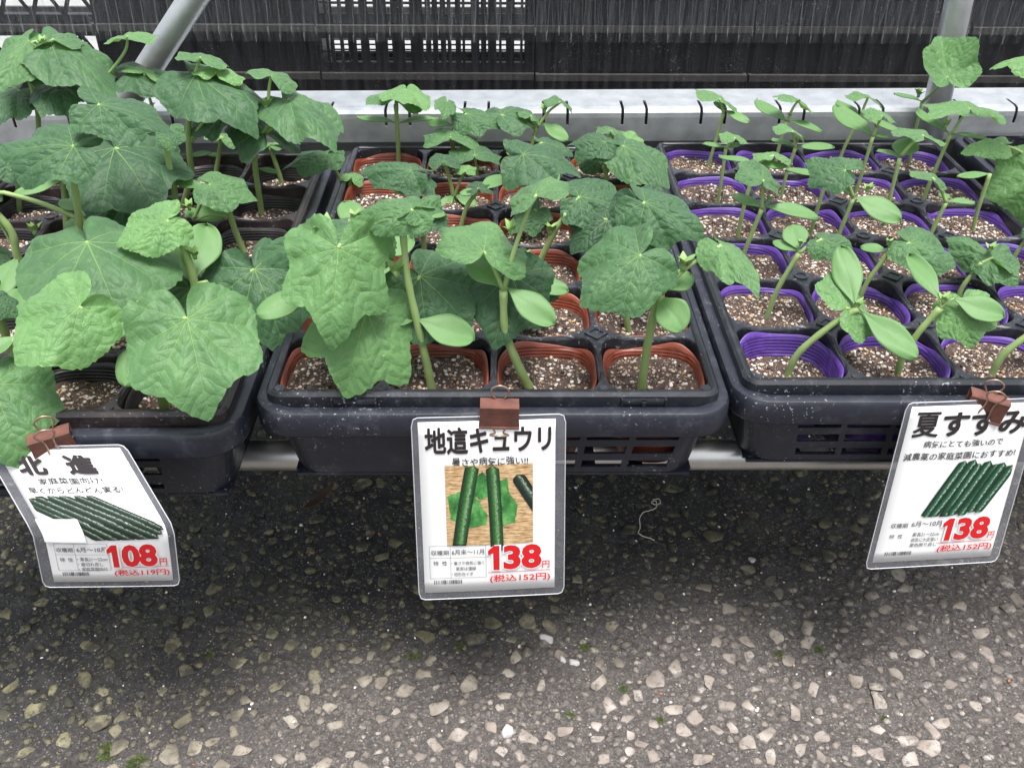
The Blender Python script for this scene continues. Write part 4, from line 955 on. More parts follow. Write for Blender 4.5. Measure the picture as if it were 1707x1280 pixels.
plant('mid', 1, 5, (755, 280), [(755, 250), (757, 212)], [
    (Sl, (745, 168), (716, 150), (757, 164), {'p': -4, 'dir': -1, 'len': 1.2, 's': (757, 208), 'via': [(750, 186)], 'tone': .62}),
    (Tc, (754, 209), (712, 200), {'m': .25, 'w': .55}), (Tc, (760, 208), (778, 200), {'m': .2, 'w': .6}),
    (Tl, (778, 190), (838, 202), {'m': .42, 'w': .95, 's': (758, 209), 'tone': .5}),
    (Sl, (751, 229), (704, 231), (806, 237), {'p': 10, 'dir': 1, 'len': .7, 's': (755, 262), 'tone': .55, 'dy': -.03}),
    (Sl, (791, 259), (726, 248), (824, 250), {'p': 14, 'dir': 1, 'len': .7, 's': (797, 300, -.05), 'tone': .45, 'dy': -.05})], [(754, 188, .014)], .0028, .0022)
plant('mid', 2, 5, (884, 270), [(886, 245), (895, 213)], [
    (Tl, (835, 192), (880, 156), {'m': .25, 'w': 1.0, 's': (890, 205), 'tone': .45}), (Sl, (934, 171), (920, 161), (973, 178), {'p': 6, 'dir': 1, 'len': 1.0, 's': (896, 212), 'tone': .6}),
    (Tc, (905, 205), (946, 230), {'m': .35, 'w': .55}), (Sl, (884, 193), (862, 178), (906, 196), {'p': 8, 'dir': 1, 'len': .9, 'tone': .6})], [(908, 186, .014)], .0028, .0022)
plant('mid', 3, 5, (1010, 268), [(1014, 240), (1022, 226)], [
    (Sl, (1018, 218), (996, 210), (1046, 222), {'p': 8, 'dir': 1, 'len': .8, 'tone': .6}), (Sl, (1045, 238), (1027, 226), (1092, 236), {'p': 18, 'dir': 1, 'len': .8, 'tone': .95, 'fold': .2})], (), .0026, .0022)

# ---- left tray (black pots): large seedlings
plant('left', 2, 0, (91, 698), [(72, 650), (47, 610), (30, 560)], [(Tl, (-12, 640), (34, 762), {'m': .55, 'w': 1.2, 'tone': .62, 'dy': -.03}), (Tc, (30, 560), (-30, 590), {'m': .4})], (), .0044, .0034)
plant('left', 3, 0, (278, 692), [(268, 655), (252, 600), (240, 545)], [
    (Tl, (312, 531), (350, 698), {'m': .62, 'w': 1.08, 'tone': .66, 'dy': -.02, 'teeth': .035, 'droop': .1}), (Tl, (132, 512), (18, 600), {'m': .62, 'w': 1.05, 'tone': .84, 'dy': -.015, 's': (238, 544), 'via': [(195, 534)], 'teeth': .042}),
    (Tc, (238, 566), (206, 641), {'m': .6, 'w': .60})], [(236, 540, .014)], .0044, .0034)
plant('left', 3, 1, (330, 590), [(328, 540), (324, 474), (311, 425), (301, 402)], [
    (Tl, (278, 367), (187, 397), {'m': .50, 'w': 1.0, 'tone': .86, 's': (302, 404), 'teeth': .045}),
    (Tc, (326, 462), (344, 368), {'m': .60, 'w': .62, 's': (324, 474), 'tone': .4}), (Tc, (320, 470), (290, 405), {'m': .5, 'w': .55, 's': (324, 474)}),
    (Tl, (316, 482), (262, 560), {'m': .55, 'w': 1.0, 'tone': .45, 's': (324, 476), 'dy': .01}),
    (Tl, (424, 449), (478, 575), {'m': .55, 'w': 1.05, 'tone': .34, 's': (325, 474), 'via': [(360, 466)], 'dy': .02})], [(325, 428, .016)], .0040, .003)
plant('left', 3, 2, (361, 512), [(345, 470), (338, 455), (335, 440)], [(Tc, (335, 440), (372, 420), {'m': .3})], (), .0038, .003)
plant('left', 2, 1, (160, 590), [(170, 540), (160, 470), (148, 412)], [(Tl, (145, 404), (205, 530), {'m': .28, 'w': 1.15, 'tone': .55, 'Lmax': .16, 'dy': -.01, 'teeth': .03})], (), .0042, .0032)
plant('left', 2, 2, (150, 470), [(140, 420), (130, 350), (117, 263)], [
    (Tc, (136, 352), (98, 330), {'m': .35, 'w': .55, 's': (141, 360)}), (Tl, (166, 174), (292, 195), {'m': .34, 'w': .82, 'tone': .40, 's': (118, 262), 'via': [(142, 212)]}),
    (Tl, (122, 244), (-25, 228), {'m': .45, 'w': .85, 'tone': .42, 's': (118, 262), 'dy': -.02}), (Tc, (146, 400), (115, 362), {'m': .5, 'w': .8}), (Tl, (-30, 312), (-100, 330), {'m': .3, 's': (136, 366), 'via': [(60, 336)], 'r': .0024})], (), .0044, .0032)
plant('left', 3, 3, (410, 424), [(396, 395), (384, 360), (375, 330)], [
    (Tl, (350, 307), (428, 312), {'m': .40, 'w': 1.0, 'tone': .6, 's': (322, 367, .0), 'via': [(340, 330)]}),
    (Tc, (322, 368), (379, 334), {'m': .5, 'w': .75, 's': (385, 362)}), (Tc, (330, 366), (312, 345), {'m': .4, 'w': .7, 's': False})], [(316, 348, .014)], .0036, .0028)
plant('left', 2, 3, (300, 372), [(292, 340), (284, 290), (278, 250), (274, 228)], [
    (Tl, (191, 247), (262, 330), {'m': .38, 'w': 1.25, 'tone': .24, 's': (276, 240), 'Lmax': .15}), (Tl, (220, 326), (158, 398), {'m': .40, 'w': 1.2, 'tone': .28, 's': (284, 300)}),
    (Tc, (286, 305), (338, 306), {'m': .30, 'w': .45}), (Sl, (282, 215), (266, 205), (320, 200), {'p': -25, 'dir': -1, 'len': .9, 'tone': .5})], (), .0036, .0028)
plant('left', 3, 4, (437, 360), [(431, 320), (425, 270), (430, 236)], [
    (Tc, (428, 280), (463, 284), {'m': .22, 'w': .36, 's': (427, 285)}), (Tl, (482, 165), (560, 212), {'m': .25, 'w': .8, 'tone': .52, 's': (430, 234), 'via': [(455, 200)]}),
    (Sl, (452, 127), (414, 110), (504, 145), {'p': 6, 'dir': 1, 'len': .75, 's': (447, 175), 'tone': .62}), (Sl, (500, 195), (460, 206), (530, 182), {'p': -10, 'dir': -1, 'len': .7, 'tone': .15}),
    (Tl, (440, 220), (400, 150), {'m': .35, 'w': .7, 'tone': .35, 's': (432, 232)})], [(444, 180, .018)], .0036, .0028)
plant('left', 3, 5, (471, 306), [(462, 280), (450, 245)], [(Sl, (450, 243), (432, 236), (478, 234), {'p': 4, 'dir': 1, 'len': .8, 'tone': .7}), (Tc, (452, 240), (500, 236), {'m': .1, 'w': .3})], (), .003, .0026)
plant('left', 2, 4, (322, 318), [(318, 290), (316, 260), (314, 215), (318, 160)], [
    (Sl, (335, 96), (292, 90), (388, 110), {'p': 5, 'dir': 1, 'len': .7, 's': (319, 160), 'tone': .62}), (Tl, (326, 124), (428, 184), {'m': .34, 'w': .85, 'tone': .42, 's': (318, 160)}),
    (Sl, (362, 122), (330, 114), (422, 132), {'p': 10, 'dir': 1, 'len': .7, 'tone': .92}), (Tl, (372, 198), (318, 168), {'m': .3, 'w': .9, 'tone': .3, 's': (316, 240)}), (Tl, (384, 176), (438, 152), {'m': .28, 'w': 1.0, 'tone': .5, 's': (316, 236), 'dy': -.01}), (Tc, (316, 262), (352, 250), {'m': .2, 'w': .4})], (), .0036, .003)
plant('left', 2, 5, (366, 287), [(364, 262), (370, 228)], [(Sl, (370, 230), (338, 217), (406, 232), {'p': 8, 'dir': 1, 'len': .8, 's': False, 'tone': .72}), (Tc, (366, 262), (345, 252), {'m': .2, 'w': .4})], (), .003, .0026)
plant('left', 1, 3, (125, 395), [(110, 350), (105, 300), (100, 260)], [(Tc, (106, 300), (20, 318), {'m': .3, 'w': .36}), (Tc, (105, 305), (128, 290), {'m': .3}), (Tl, (96, 255), (140, 270), {'m': .3, 'tone': .3})], (), .0038, .003)
plant('left', 1, 2, (42, 480), [(30, 430), (18, 385), (-25, 335)], [(Tl, (-40, 420), (42, 450), {'m': .45, 'w': .9, 'tone': .5}), (Tc, (30, 428), (-20, 500), {'m': .4, 'w': .5})], [(58, 388, .018)], .0042, .0034)
plant('left', 1, 1, (20, 610), [(10, 560), (-5, 520)], [(Tc, (0, 540), (38, 478), {'m': .5, 'w': .6}), (Tl, (-10, 500), (30, 520), {'m': .4, 'tone': .4})], (), .0042, .0034)
plant('left', 2, 5, (284, 275), [(270, 240), (262, 220)], [(Tl, (222, 122), (314, 118), {'m': .34, 'w': 1.0, 'tone': .36, 's': (262, 220), 'via': [(250, 165)]}), (Sl, (240, 120), (172, 92), (250, 118), {'p': 4, 'dir': 1, 'len': .6, 'tone': .9}), (Sl, (262, 218), (240, 208), (292, 200), {'p': -20, 'dir': -1, 'len': .8, 'tone': .55})], (), .003, .0026, label='cucumber seedling with wide leaves crossing the diagonal brace, back row of the left tray')
plant('left', 1, 5, (168, 270), [(158, 235), (150, 180), (143, 140)], [(Tl, (84, 72), (184, 118), {'m': .30, 'w': .85, 'tone': .5, 's': (142, 138), 'via': [(132, 104)]}), (Sl, (213, 60), (180, 60), (273, 56), {'p': 4, 'dir': 1, 'len': .7, 's': (150, 160), 'via': [(205, 92)], 'tone': .75}), (Tc, (152, 200), (185, 205), {'m': .2})], (), .003, .0026)
plant('left', 0, 5, (70, 285), [(66, 240), (62, 183), (44, 110), (48, 75)], [(Tl, (48, 68), (-8, 126), {'m': .42, 'w': .85, 'tone': .62, 's': False}), (Sl, (90, 66), (46, 66), (138, 66), {'p': 6, 'dir': 1, 'len': .8, 'tone': .55}), (Tl, (30, 150), (-30, 190), {'m': .3, 'w': 1.0, 'tone': .4, 's': (62, 184)}), (Tl, (100, 140), (60, 175), {'m': .25, 'w': 1.0, 'tone': .3, 's': (62, 186)}), (Sl, (70, 92), (22, 116), (136, 112), {'p': -22, 'dir': -1, 'len': .7, 'tone': .2}), (Tc, (62, 184), (24, 160), {'m': .2, 'w': .5}), (Tc, (64, 184), (95, 158), {'m': .2, 'w': .4})], [(72, 74, .014)], .0032, .0026)
plant('left', 1, 4, (150, 330), [(142, 300), (150, 250), (158, 205)], [(Sl, (160, 205), (140, 195), (210, 200), {'p': -10, 'dir': -1, 'len': .8, 'tone': .4}), (Tc, (150, 250), (110, 236), {'m': .2})], (), .0032, .0026)
plant('left', 0, 4, (40, 340), [(30, 300), (20, 260)], [(Tl, (20, 255), (-40, 290), {'m': .4, 'w': .9, 'tone': .4}), (Tc, (22, 262), (60, 250), {'m': .2})], (), .0034, .0028)
# ================================================================ price cards held by binder clips
M_PAPER = simple('white_card_paper', (.86, .86, .85), .55, 0, 30, (.82, .82, .81))
M_INK = simple('dark_print', (.022, .017, .018), .5); M_PEN = simple('pen_ink', (.03, .03, .035), .6)
M_GREY = simple('grey_print', (.10, .10, .105), .5); M_LINE = simple('table_line_print', (.30, .30, .31), .5); M_RED = simple('red_print', (.62, .012, .016), .45)
M_HALO = simple('white_print', (.88, .88, .87), .5)
N_ = NT('laminate_film'); _p = N_.pos()
_f = N_.bsdf(Base_Color=(.42, .43, .47), Roughness=N_.m_('ADD', .12, N_.m_('MULTIPLY', N_.noise(_p, 40, 3), .25)), Specular_IOR_Level=.6)
M_FILM = N_.done(N_.n('MixShader', i0=N_.m_('ADD', .12, N_.m_('MULTIPLY', N_.noise(_p, 30, 4), .28)), i1=N_.n('BsdfTransparent', Color=(.93, .94, .95)), i2=_f))
N_ = NT('laminate_edge'); M_EDGE = N_.done(N_.n('MixShader', i0=.6, i1=N_.n('BsdfTransparent'), i2=N_.bsdf(Base_Color=(.75, .76, .8), Roughness=.2)))
def mat_print(name, fn):
    N = NT(name); uv = N.co('UV'); s = N.n('SeparateXYZ', 0, None, Vector=uv).node
    return N.done(N.bsdf(Base_Color=fn(N, uv, s.outputs[0], s.outputs[1]), Roughness=.45))
def _straw(N, uv, x, y):
    st = N.n('VectorMath', props={'operation': 'MULTIPLY'}, i0=uv, i1=(2.2, 30.0, 1.0))
    a = N.noise(st, 2.2, 4, .6); w_ = N.n('VectorMath', props={'operation': 'MULTIPLY'}, i0=uv, i1=(9.0, 26.0, 1.0)); b = N.noise(w_, 1.3, 3, .7)
    return N.mix(.4, N.ramp(a, [(.34, (.10, .045, .02)), (.46, (.45, .26, .11)), (.6, (.75, .55, .30)), (.75, (.86, .74, .52))]), N.ramp(b, [(.35, (.12, .05, .02)), (.6, (.8, .58, .33))]))
M_STRAW = mat_print('straw_photo_print', _straw)
def _cuke(dark, mid, hi, spots=.5):
    def f(N, uv, x, y):
        sc = lambda a, b: N.n('VectorMath', props={'operation': 'MULTIPLY'}, i0=uv, i1=(a, b, 1.0))
        n = N.noise(sc(7.0, 9.0), 2.0, 4, .7); lw = N.noise(sc(1.5, 3.0), 2.0, 2)
        e = N.m_('ABSOLUTE', N.m_('SUBTRACT', N.m_('ADD', x, N.m_('MULTIPLY', N.m_('SUBTRACT', lw, .5), .25)), .45)); v = N.m_('ADD', N.m_('SUBTRACT', .62, N.m_('MULTIPLY', e, 1.25)), N.m_('MULTIPLY', N.m_('SUBTRACT', n, .5), .9))
        c = N.ramp(v, [(.12, dark), (.45, mid), (.80, hi)])
        glint = N.m_('MULTIPLY', N.m_('SUBTRACT', 1.0, N.sstep(N.m_('ABSOLUTE', N.m_('SUBTRACT', N.m_('ADD', x, N.m_('MULTIPLY', N.m_('SUBTRACT', lw, .5), .3)), .36)), .02, .10)), N.sstep(N.noise(sc(6.0, 7.0), 2.0, 3, .7), .44, .60))
        c = N.mix(N.m_('MULTIPLY', glint, spots), c, (.72, .82, .72))
        bumps = N.sstep(N.noise(sc(16.0, 20.0), 2.0, 2, .7), .62, .70)
        return N.mix(N.m_('MULTIPLY', bumps, .4), c, (.30, .44, .26))
    return f
M_CUKE1 = mat_print('cucumber_photo_print', _cuke((.008, .028, .012), (.03, .13, .03), (.20, .40, .13), .35))
M_CUKE2 = mat_print('dark_cucumber_print', _cuke((.006, .012, .010), (.014, .035, .022), (.12, .17, .10), .55))
M_CUKE3 = mat_print('green_cucumber_print', _cuke((.005, .022, .014), (.012, .075, .036), (.06, .24, .11), .75))
M_LEAFP = mat_print('leaf_photo_print', lambda N, uv, x, y: N.ramp(N.noise(N.n('VectorMath', props={'operation': 'MULTIPLY'}, i0=uv, i1=(5.0, 5.0, 1.0)), 2.4, 5, .65), [(.34, (.02, .09, .02)), (.5, (.055, .24, .055)), (.68, (.17, .43, .13))]))
class Card:
    def __init__(s, rows, label):
        s.rows = rows; s.P = [(v, on_y(*L, Yl), on_y(*R, Yr)) for (v, L, R, Yl, Yr) in rows]
        s.org = (s.P[0][1]+s.P[0][2])/2; s.root = empty('price_card', tuple(s.org)); tag(s.root, label, 'price card', 'laminated price cards clipped to the crates')
        s.W = np.linalg.norm(s.P[0][2]-s.P[0][1]); s.H = sum(np.linalg.norm((s.P[i+1][1]+s.P[i+1][2]-s.P[i][1]-s.P[i][2])/2) for i in range(len(s.P)-1))
        s.lay = 0
    def at(s, u, v, off=0.0):
        P = s.P; i = 0
        while i < len(P)-2 and v > P[i+1][0]: i += 1
        t = (v-P[i][0])/(P[i+1][0]-P[i][0]); a = P[i][1]*(1-t)+P[i+1][1]*t; b = P[i][2]*(1-t)+P[i+1][2]*t
        # gentle bow of the sheet
        nrm = unit(np.cross(b-a, (P[i+1][1]-P[i][1]))); nrm = nrm if nrm@(CAM-a) > 0 else -nrm
        bow = .0022*math.sin(math.pi*min(1, max(0, u)))*math.sin(math.pi*min(1, max(0, v))*.9+.2)
        return a + (b-a)*u + nrm*(off+bow) - s.org
    def sheet(s, name, mat, u0, v0, u1, v1, off, rad=0, thick=0, nu=8, nv=14, uv=True):
        us = np.linspace(u0, u1, nu+1); vs = np.linspace(v0, v1, nv+1); V, U = [], []
        for v in vs:
            for u in us:
                uu, vv = u, v
                if rad:   # rounded corners
                    ru, rv = rad, rad*s.W/s.H
                    du = max(u0+ru-u, u-(u1-ru), 0)/ru; dv = max(v0+rv-v, v-(v1-rv), 0)/rv
                    if du > 0 and dv > 0:
                        k = math.hypot(du, dv)
                        m = max(du, dv)
                        if k > 1e-6: f = m/k; uu = u + (1-f)*du*ru*(1 if u < (u0+u1)/2 else -1); vv = v + (1-f)*dv*rv*(1 if v < (v0+v1)/2 else -1)
                V.append(s.at(uu, vv, off)); U.append(((u-u0)/(u1-u0), 1-(v-v0)/(v1-v0)))
        n = nu+1; Fc = [(j*n+i, (j+1)*n+i, (j+1)*n+i+1, j*n+i+1) for j in range(nv) for i in range(nu)]
        o = obj(name, mesh(name, V, Fc, True, U), mat, s.root)
        if thick: m = o.modifiers.new('s', 'SOLIDIFY'); m.thickness = thick; m.offset = -1
        return o
    def text(s, name, body, u, v, h, width=None, mat=None, bold=0.0, off=.0006, halo=0.0, skew=0.0, jitter=0.0):
        def one(bd, mt, of, nm):
            c = bpy.data.curves.new('t', 'FONT'); c.body = body; c.size = 1.0; c.offset = bd; c.resolution_u = 3; c.fill_mode = 'FRONT'
            o = bpy.data.objects.new('t', c); COL.objects.link(o); bpy.context.view_layer.update()
            me = bpy.data.meshes.new_from_object(o.evaluated_get(bpy.context.evaluated_depsgraph_get()))
            bpy.data.objects.remove(o); bpy.data.curves.remove(c)
            co = np.zeros(len(me.vertices)*3, dtype=np.float32); me.vertices.foreach_get('co', co); co = co.reshape(-1, 3)
            if smear:      # thicken strokes by overlaying slightly shifted copies of the glyphs
                nv = len(co); fl = [tuple(p.vertices) for p in me.polygons]; V, Fq, Z = [], [], []
                for k in range(13):
                    a = 6.2832*k/12; dx, dy = (0, 0) if k == 12 else (math.cos(a)*smear, math.sin(a)*smear)
                    V.append(co + np.array([dx, dy, 0], dtype=np.float32)); Z += [k*1.2e-5]*nv; Fq += [tuple(i+k*nv for i in q) for q in fl]
                co = np.concatenate(V); me = mesh(nm, co, Fq); zz.extend(Z)
            return me, co
        zz = []; smear = 0.0
        if bold >= .018 and ord(body[0]) > 255: smear, bold = bold, 0.0
        me, co = one(bold, mat, off, name); x0, x1 = co[:, 0].min(), co[:, 0].max(); y0, y1 = co[:, 1].min(), co[:, 1].max()
        sv_ = h/(y1-y0); su = (width/(x1-x0)) if width else sv_*s.H/s.W
        def place(me, co, of):
            for i in range(len(co)):
                x, y = co[i, 0]-x0, co[i, 1]-y0
                jx = jitter*math.sin(x*2.1+len(body)); p = s.at(u + x*su + skew*y*su, v - y*sv_ + jx*sv_, of + (zz[i] if zz else 0)); me.vertices[i].co = p
            me.update()
        if halo:
            m2, c2 = one(bold+halo, M_HALO, off-.0002, name); place(m2, c2, off-.0002); m2.materials.clear(); obj(name+'_outline', m2, M_HALO, s.root)
        place(me, co, off); me.materials.clear(); return obj(name, me, mat, s.root)
    def one(s, u, v, h, w_, off):
        b = s.box; H = h*(b[3]-b[1]); W = w_*(b[2]-b[0]); u, v = s.p(u, v)
        for (g, mt, of, nm) in ((.07, M_HALO, off-.0002, 'price_lettering_outline'), (0, M_RED, off, 'price_lettering')):
            gx, gy = g*W*2.2, g*H*.5; P = [(-.02, .80), (.48, 1.0), (1.0, 1.0), (1.0, 0), (.44, 0), (.44, .70), (-.02, .62)]
            V = [s.at(u + x*W + (gx if x > .46 else -gx), v - y*H - (gy if y > .65 else -gy), of) for x, y in P]
            obj(nm, mesh(nm, V, [(0, 1, 5, 6), (1, 2, 5), (2, 3, 4, 5)]), mt, s.root)
    def bar(s, name, u0, v0, u1, v1, mat, off=.0006): return s.sheet(name, mat, u0, v0, u1, v1, off, nu=3, nv=3)
    def cuke(s, a, b, w0, mat, off, clip=None, bend=0.0, parent=None):
        """printed cucumber: a flat strip from a to b (u, v) on the sheet"""
        n, m = 18, 6; V, U = [], []; k = s.H/s.W
        d = np.array([b[0]-a[0], (b[1]-a[1])*k]); L = np.linalg.norm(d); t_ = d/L; p_ = np.array([-t_[1], t_[0]])
        for i in range(n+1):
            t = i/n; e = min(t, 1-t)*L/(w0*.5); wd = w0*.5*(math.sqrt(max(0.0, 1-(1-min(1, e))**2)) if e < 1 else 1)
            for j in range(m+1):
                q = -1+2*j/m; uu = a[0] + t_[0]*t*L + p_[0]*(q*wd + bend*math.sin(math.pi*t)); vv = a[1] + (t_[1]*t*L + p_[1]*(q*wd + bend*math.sin(math.pi*t)))/k
                if clip: uu = min(max(uu, clip[0]), clip[2]); vv = min(max(vv, clip[1]), clip[3])
                V.append(s.at(uu, vv, off)); U.append((.5+.5*q, t*L/w0*.3 + a[0]*3))
        Fc = [(i*(m+1)+j, i*(m+1)+j+1, (i+1)*(m+1)+j+1, (i+1)*(m+1)+j) for i in range(n) for j in range(m)]
        return obj('printed_cucumber', mesh('printed_cucumber', V, Fc, True, U), mat, s.root)
    def poly(s, name, pts, mat, off):
        c = np.mean(pts, 0); V = [s.at(*c, off)] + [s.at(*p, off) for p in pts]; n = len(pts)
        U = [(c[0]*1.0, c[1])] + [(p[0], p[1]) for p in pts]
        return obj(name, mesh(name, V, [(0, 1+k, 1+(k+1) % n) for k in range(n)], False, U), mat, s.root)
    def common(s, pu0, pv0, pu1, pv1):
        s.sheet('laminate', M_FILM, 0, 0, 1, 1, -.0004, .05, 0, 22, 30)
        # bright cut edge of the film
        Q = []
        for k in range(96):
            t = k/96*4; e = int(t); f = t-e; r = .045
            u, v = [(f, 0), (1, f), (1-f, 1), (0, 1-f)][e]; ru, rv = r, r*s.W/s.H
            du, dv = max(ru-u, u-(1-ru), 0)/ru, max(rv-v, v-(1-rv), 0)/rv
            if du > 0 and dv > 0:
                kk = math.hypot(du, dv); m = max(du, dv); fa = m/kk
                u += (1-fa)*du*ru*(1 if u < .5 else -1); v += (1-fa)*dv*rv*(1 if v < .5 else -1)
            Q.append(s.at(u, v, -.0003))
        MB().tube(Q + [Q[0]], .00045, 5, False).build('laminate_edge', M_EDGE, s.root, True)
        s.sheet('paper', M_PAPER, pu0, pv0, pu1, pv1, 0.0, thick=.0003)
        s.box = (pu0, pv0, pu1, pv1)
    def p(s, u, v): b = s.box; return b[0]+(b[2]-b[0])*u, b[1]+(b[3]-b[1])*v
    def t(s, name, body, u, v, h, width, mat, **k):
        b = s.box; uu, vv = s.p(u, v); return s.text(name, body, uu, vv, h*(b[3]-b[1]), width*(b[2]-b[0]) if width else None, mat, **k)
    def r(s, name, u0, v0, u1, v1, mat, off=.0005): a, b = s.p(u0, v0), s.p(u1, v1); return s.bar(name, a[0], a[1], b[0], b[1], mat, off)
    def c(s, a, b, w_, mat, off=.0005, clip=None, bend=0): 
        return s.cuke(s.p(*a), s.p(*b), w_*(s.box[2]-s.box[0]), mat, off, (*s.p(clip[0], clip[1]), *s.p(clip[2], clip[3])) if clip else None, bend)
    def table(s, u0, v0, u1, v1, um, vm):
        for (a, b_, c_, d) in ((u0, v0, u1, v0+.002), (u0, v1, u1, v1+.002), (u0, vm, u1, vm+.002), (u0, v0, u0+.003, v1), (um, v0, um+.003, v1), (u1, v0, u1+.003, v1)): s.r('table_line', a, b_, c_, d, M_LINE, .0004)
    def barcode(s, u0, v0, u1, v1):
        r = random.Random(5); x = u0; q = MB()
        k = 0
        while x < u1:
            wd = r.choice([.0035, .0035, .007, .010]); a, b_ = s.p(x, v0), s.p(min(u1, x+wd), v1)
            q.add([s.at(a[0], a[1], .0005), s.at(a[0], b_[1], .0005), s.at(b_[0], b_[1], .0005), s.at(b_[0], a[1], .0005)], [(0, 1, 2, 3)]); x += wd + r.choice([.0035, .006, .009])
        q.build('barcode', M_GREY, s.root)

# middle card
cd = Card([(0, (685, 697), (943, 690), -.0690, -.0690), (1, (699, 1000), (940, 989), -.086, -.086)], 'upright white price card showing two green cucumbers on straw, red price 138')
cd.common(.042, .022, .935, .957)
cd.t('title_lettering', '地這キュウリ', .045, .170, .145, .925, M_INK, bold=.030)
cd.t('handwriting', '暑さや病気に強い!!', .24, .236, .045, .56, M_PEN, bold=.010, jitter=.08)
a_, b2 = cd.p(.185, .232), cd.p(.835, .700)
cd.sheet('straw_print', M_STRAW, a_[0], a_[1], b2[0], b2[1], .0004)
def wob(pts, n, amp, seed):
    r = random.Random(seed); out = []
    for i in range(len(pts)):
        a, b = np.array(pts[i]), np.array(pts[(i+1) % len(pts)])
        for k in range(n): out.append(tuple(a + (b-a)*k/n + np.array([r.uniform(-amp, amp), r.uniform(-amp, amp)])))
    return out
cd.poly('printed_leaf', [cd.p(*q) for q in wob([(.20, .40), (.30, .38), (.42, .42), (.50, .52), (.48, .575), (.36, .59), (.22, .54)], 5, .006, 1)], M_LEAFP, .0006)
cd.poly('printed_leaf', [cd.p(*q) for q in wob([(.40, .30), (.46, .27), (.52, .30), (.52, .41), (.44, .42), (.38, .40)], 5, .006, 2)], M_LEAFP, .0007)
cd.poly('printed_leaf', [cd.p(*q) for q in wob([(.55, .33), (.64, .31), (.66, .40), (.72, .46), (.70, .57), (.60, .58), (.52, .50), (.50, .42)], 5, .006, 3)], M_LEAFP, .0008)
cl = (.187, .234, .833, .698)
cd.c((.395, .215), (.27, .74), .105, M_CUKE1, .0010, cl, .006); cd.c((.535, .225), (.565, .77), .098, M_CUKE1, .0010, (.187, .234, .833, .735), -.004); cd.c((.715, .290), (.90, .52), .105, M_CUKE2, .0010, cl)
cd.table(.045, .700, .475, .905, .205, .775)
cd.t('table_lettering', '収穫期', .06, .757, .030, .135, M_GREY, bold=.006); cd.t('table_lettering', '6月末〜11月', .218, .757, .034, .245, M_GREY, bold=.006)
cd.t('table_lettering', '特  性', .075, .822, .028, .105, M_GREY, bold=.006)
for k, (s_, x_, wd) in enumerate([('・暑さや病気に強く', .212, .25), ('果実は濃緑', .245, .155), ('・短形白イボ', .212, .165)]): cd.t('table_lettering', s_, x_, .822+.036*k, .024, wd, M_GREY, bold=.004)
cd.barcode(.075, .918, .29, .944)
cd.one(.495, .858, .155, .085, .0014); cd.t('price_lettering', '38', 0.610, .858, .155, 0.290, M_RED, bold=.045, off=.0014, halo=.03)
cd.t('yen_lettering', '円', .905, .860, .045, .055, M_RED, bold=.012, off=.0014)
cd.r('price_rule', .49, .877, .965, .8795, M_RED); cd.t('tax_price_lettering', '(税込152円)', .505, .945, .055, .46, M_RED, bold=.014, off=.0014)

# left card, bent outwards at its middle
cd = Card([(0, (-28, 746), (207, 741), -.097, -.098), (.54, (45, 873), (284, 871), -.128, -.129), (.62, (55, 893), (290, 889), -.130, -.131), (1, (73, 979), (300, 976), -.124, -.125)], 'bent white price card with dark cucumbers, red price 108, at the left')
cd.common(.085, .022, .955, .957)
cd.t('title_lettering', '北', .10, .185, .145, .235, M_INK, bold=.045, off=.0014); cd.t('title_lettering', '進', .50, .185, .145, .235, M_INK, bold=.040, off=.0014)
cd.t('handwriting', '家庭菜園向け!', .20, .255, .048, .52, M_PEN, bold=.010, jitter=.06); cd.t('handwriting', '早くからどんどん実る!', .08, .325, .048, .76, M_PEN, bold=.012, jitter=.06)
cl = (.04, .34, .99, .665)
for k, (a, b, wd, mt) in enumerate([((.02, .40), (.50, .68), .085, M_CUKE2), ((.03, .36), (.62, .69), .085, M_CUKE2), ((.10, .345), (.74, .69), .085, M_CUKE2), ((.20, .335), (.86, .685), .085, M_CUKE2), ((.30, .335), (.93, .665), .08, M_CUKE2), ((.42, .335), (.97, .635), .07, M_CUKE2), ((.52, .335), (.99, .60), .06, M_CUKE2)]): cd.c(a, b, wd, mt, .0006+.0001*k, cl)
cd.r('blank_code_box', .0, .515, .345, .672, M_HALO, .0015)
cd.table(.06, .690, .50, .900, .225, .775)
cd.t('table_lettering', '収穫期', .075, .755, .034, .14, M_GREY, bold=.006); cd.t('table_lettering', '6月〜10月', .245, .755, .038, .245, M_GREY, bold=.006); cd.t('table_lettering', '特  性', .09, .830, .032, .11, M_GREY, bold=.006)
for k, (s_, wd) in enumerate([('・果長21〜22cm', .25), ('・歯切れ良し', .21), ('・家庭菜園向け', .24)]): cd.t('table_lettering', s_, .235, .826+.040*k, .030, wd, M_GREY, bold=.004)
cd.barcode(.09, .915, .31, .945)
cd.one(.50, .865, .175, .085, .0022); cd.t('price_lettering', '08', 0.615, .865, .175, 0.290, M_RED, bold=.045, off=.0022, halo=.03); cd.t('yen_lettering', '円', .915, .866, .055, .06, M_RED, bold=.012, off=.0014)
cd.r('price_rule', .50, .880, .985, .8825, M_RED); cd.t('tax_price_lettering', '(税込119円)', .53, .948, .055, .455, M_RED, bold=.014, off=.0014)

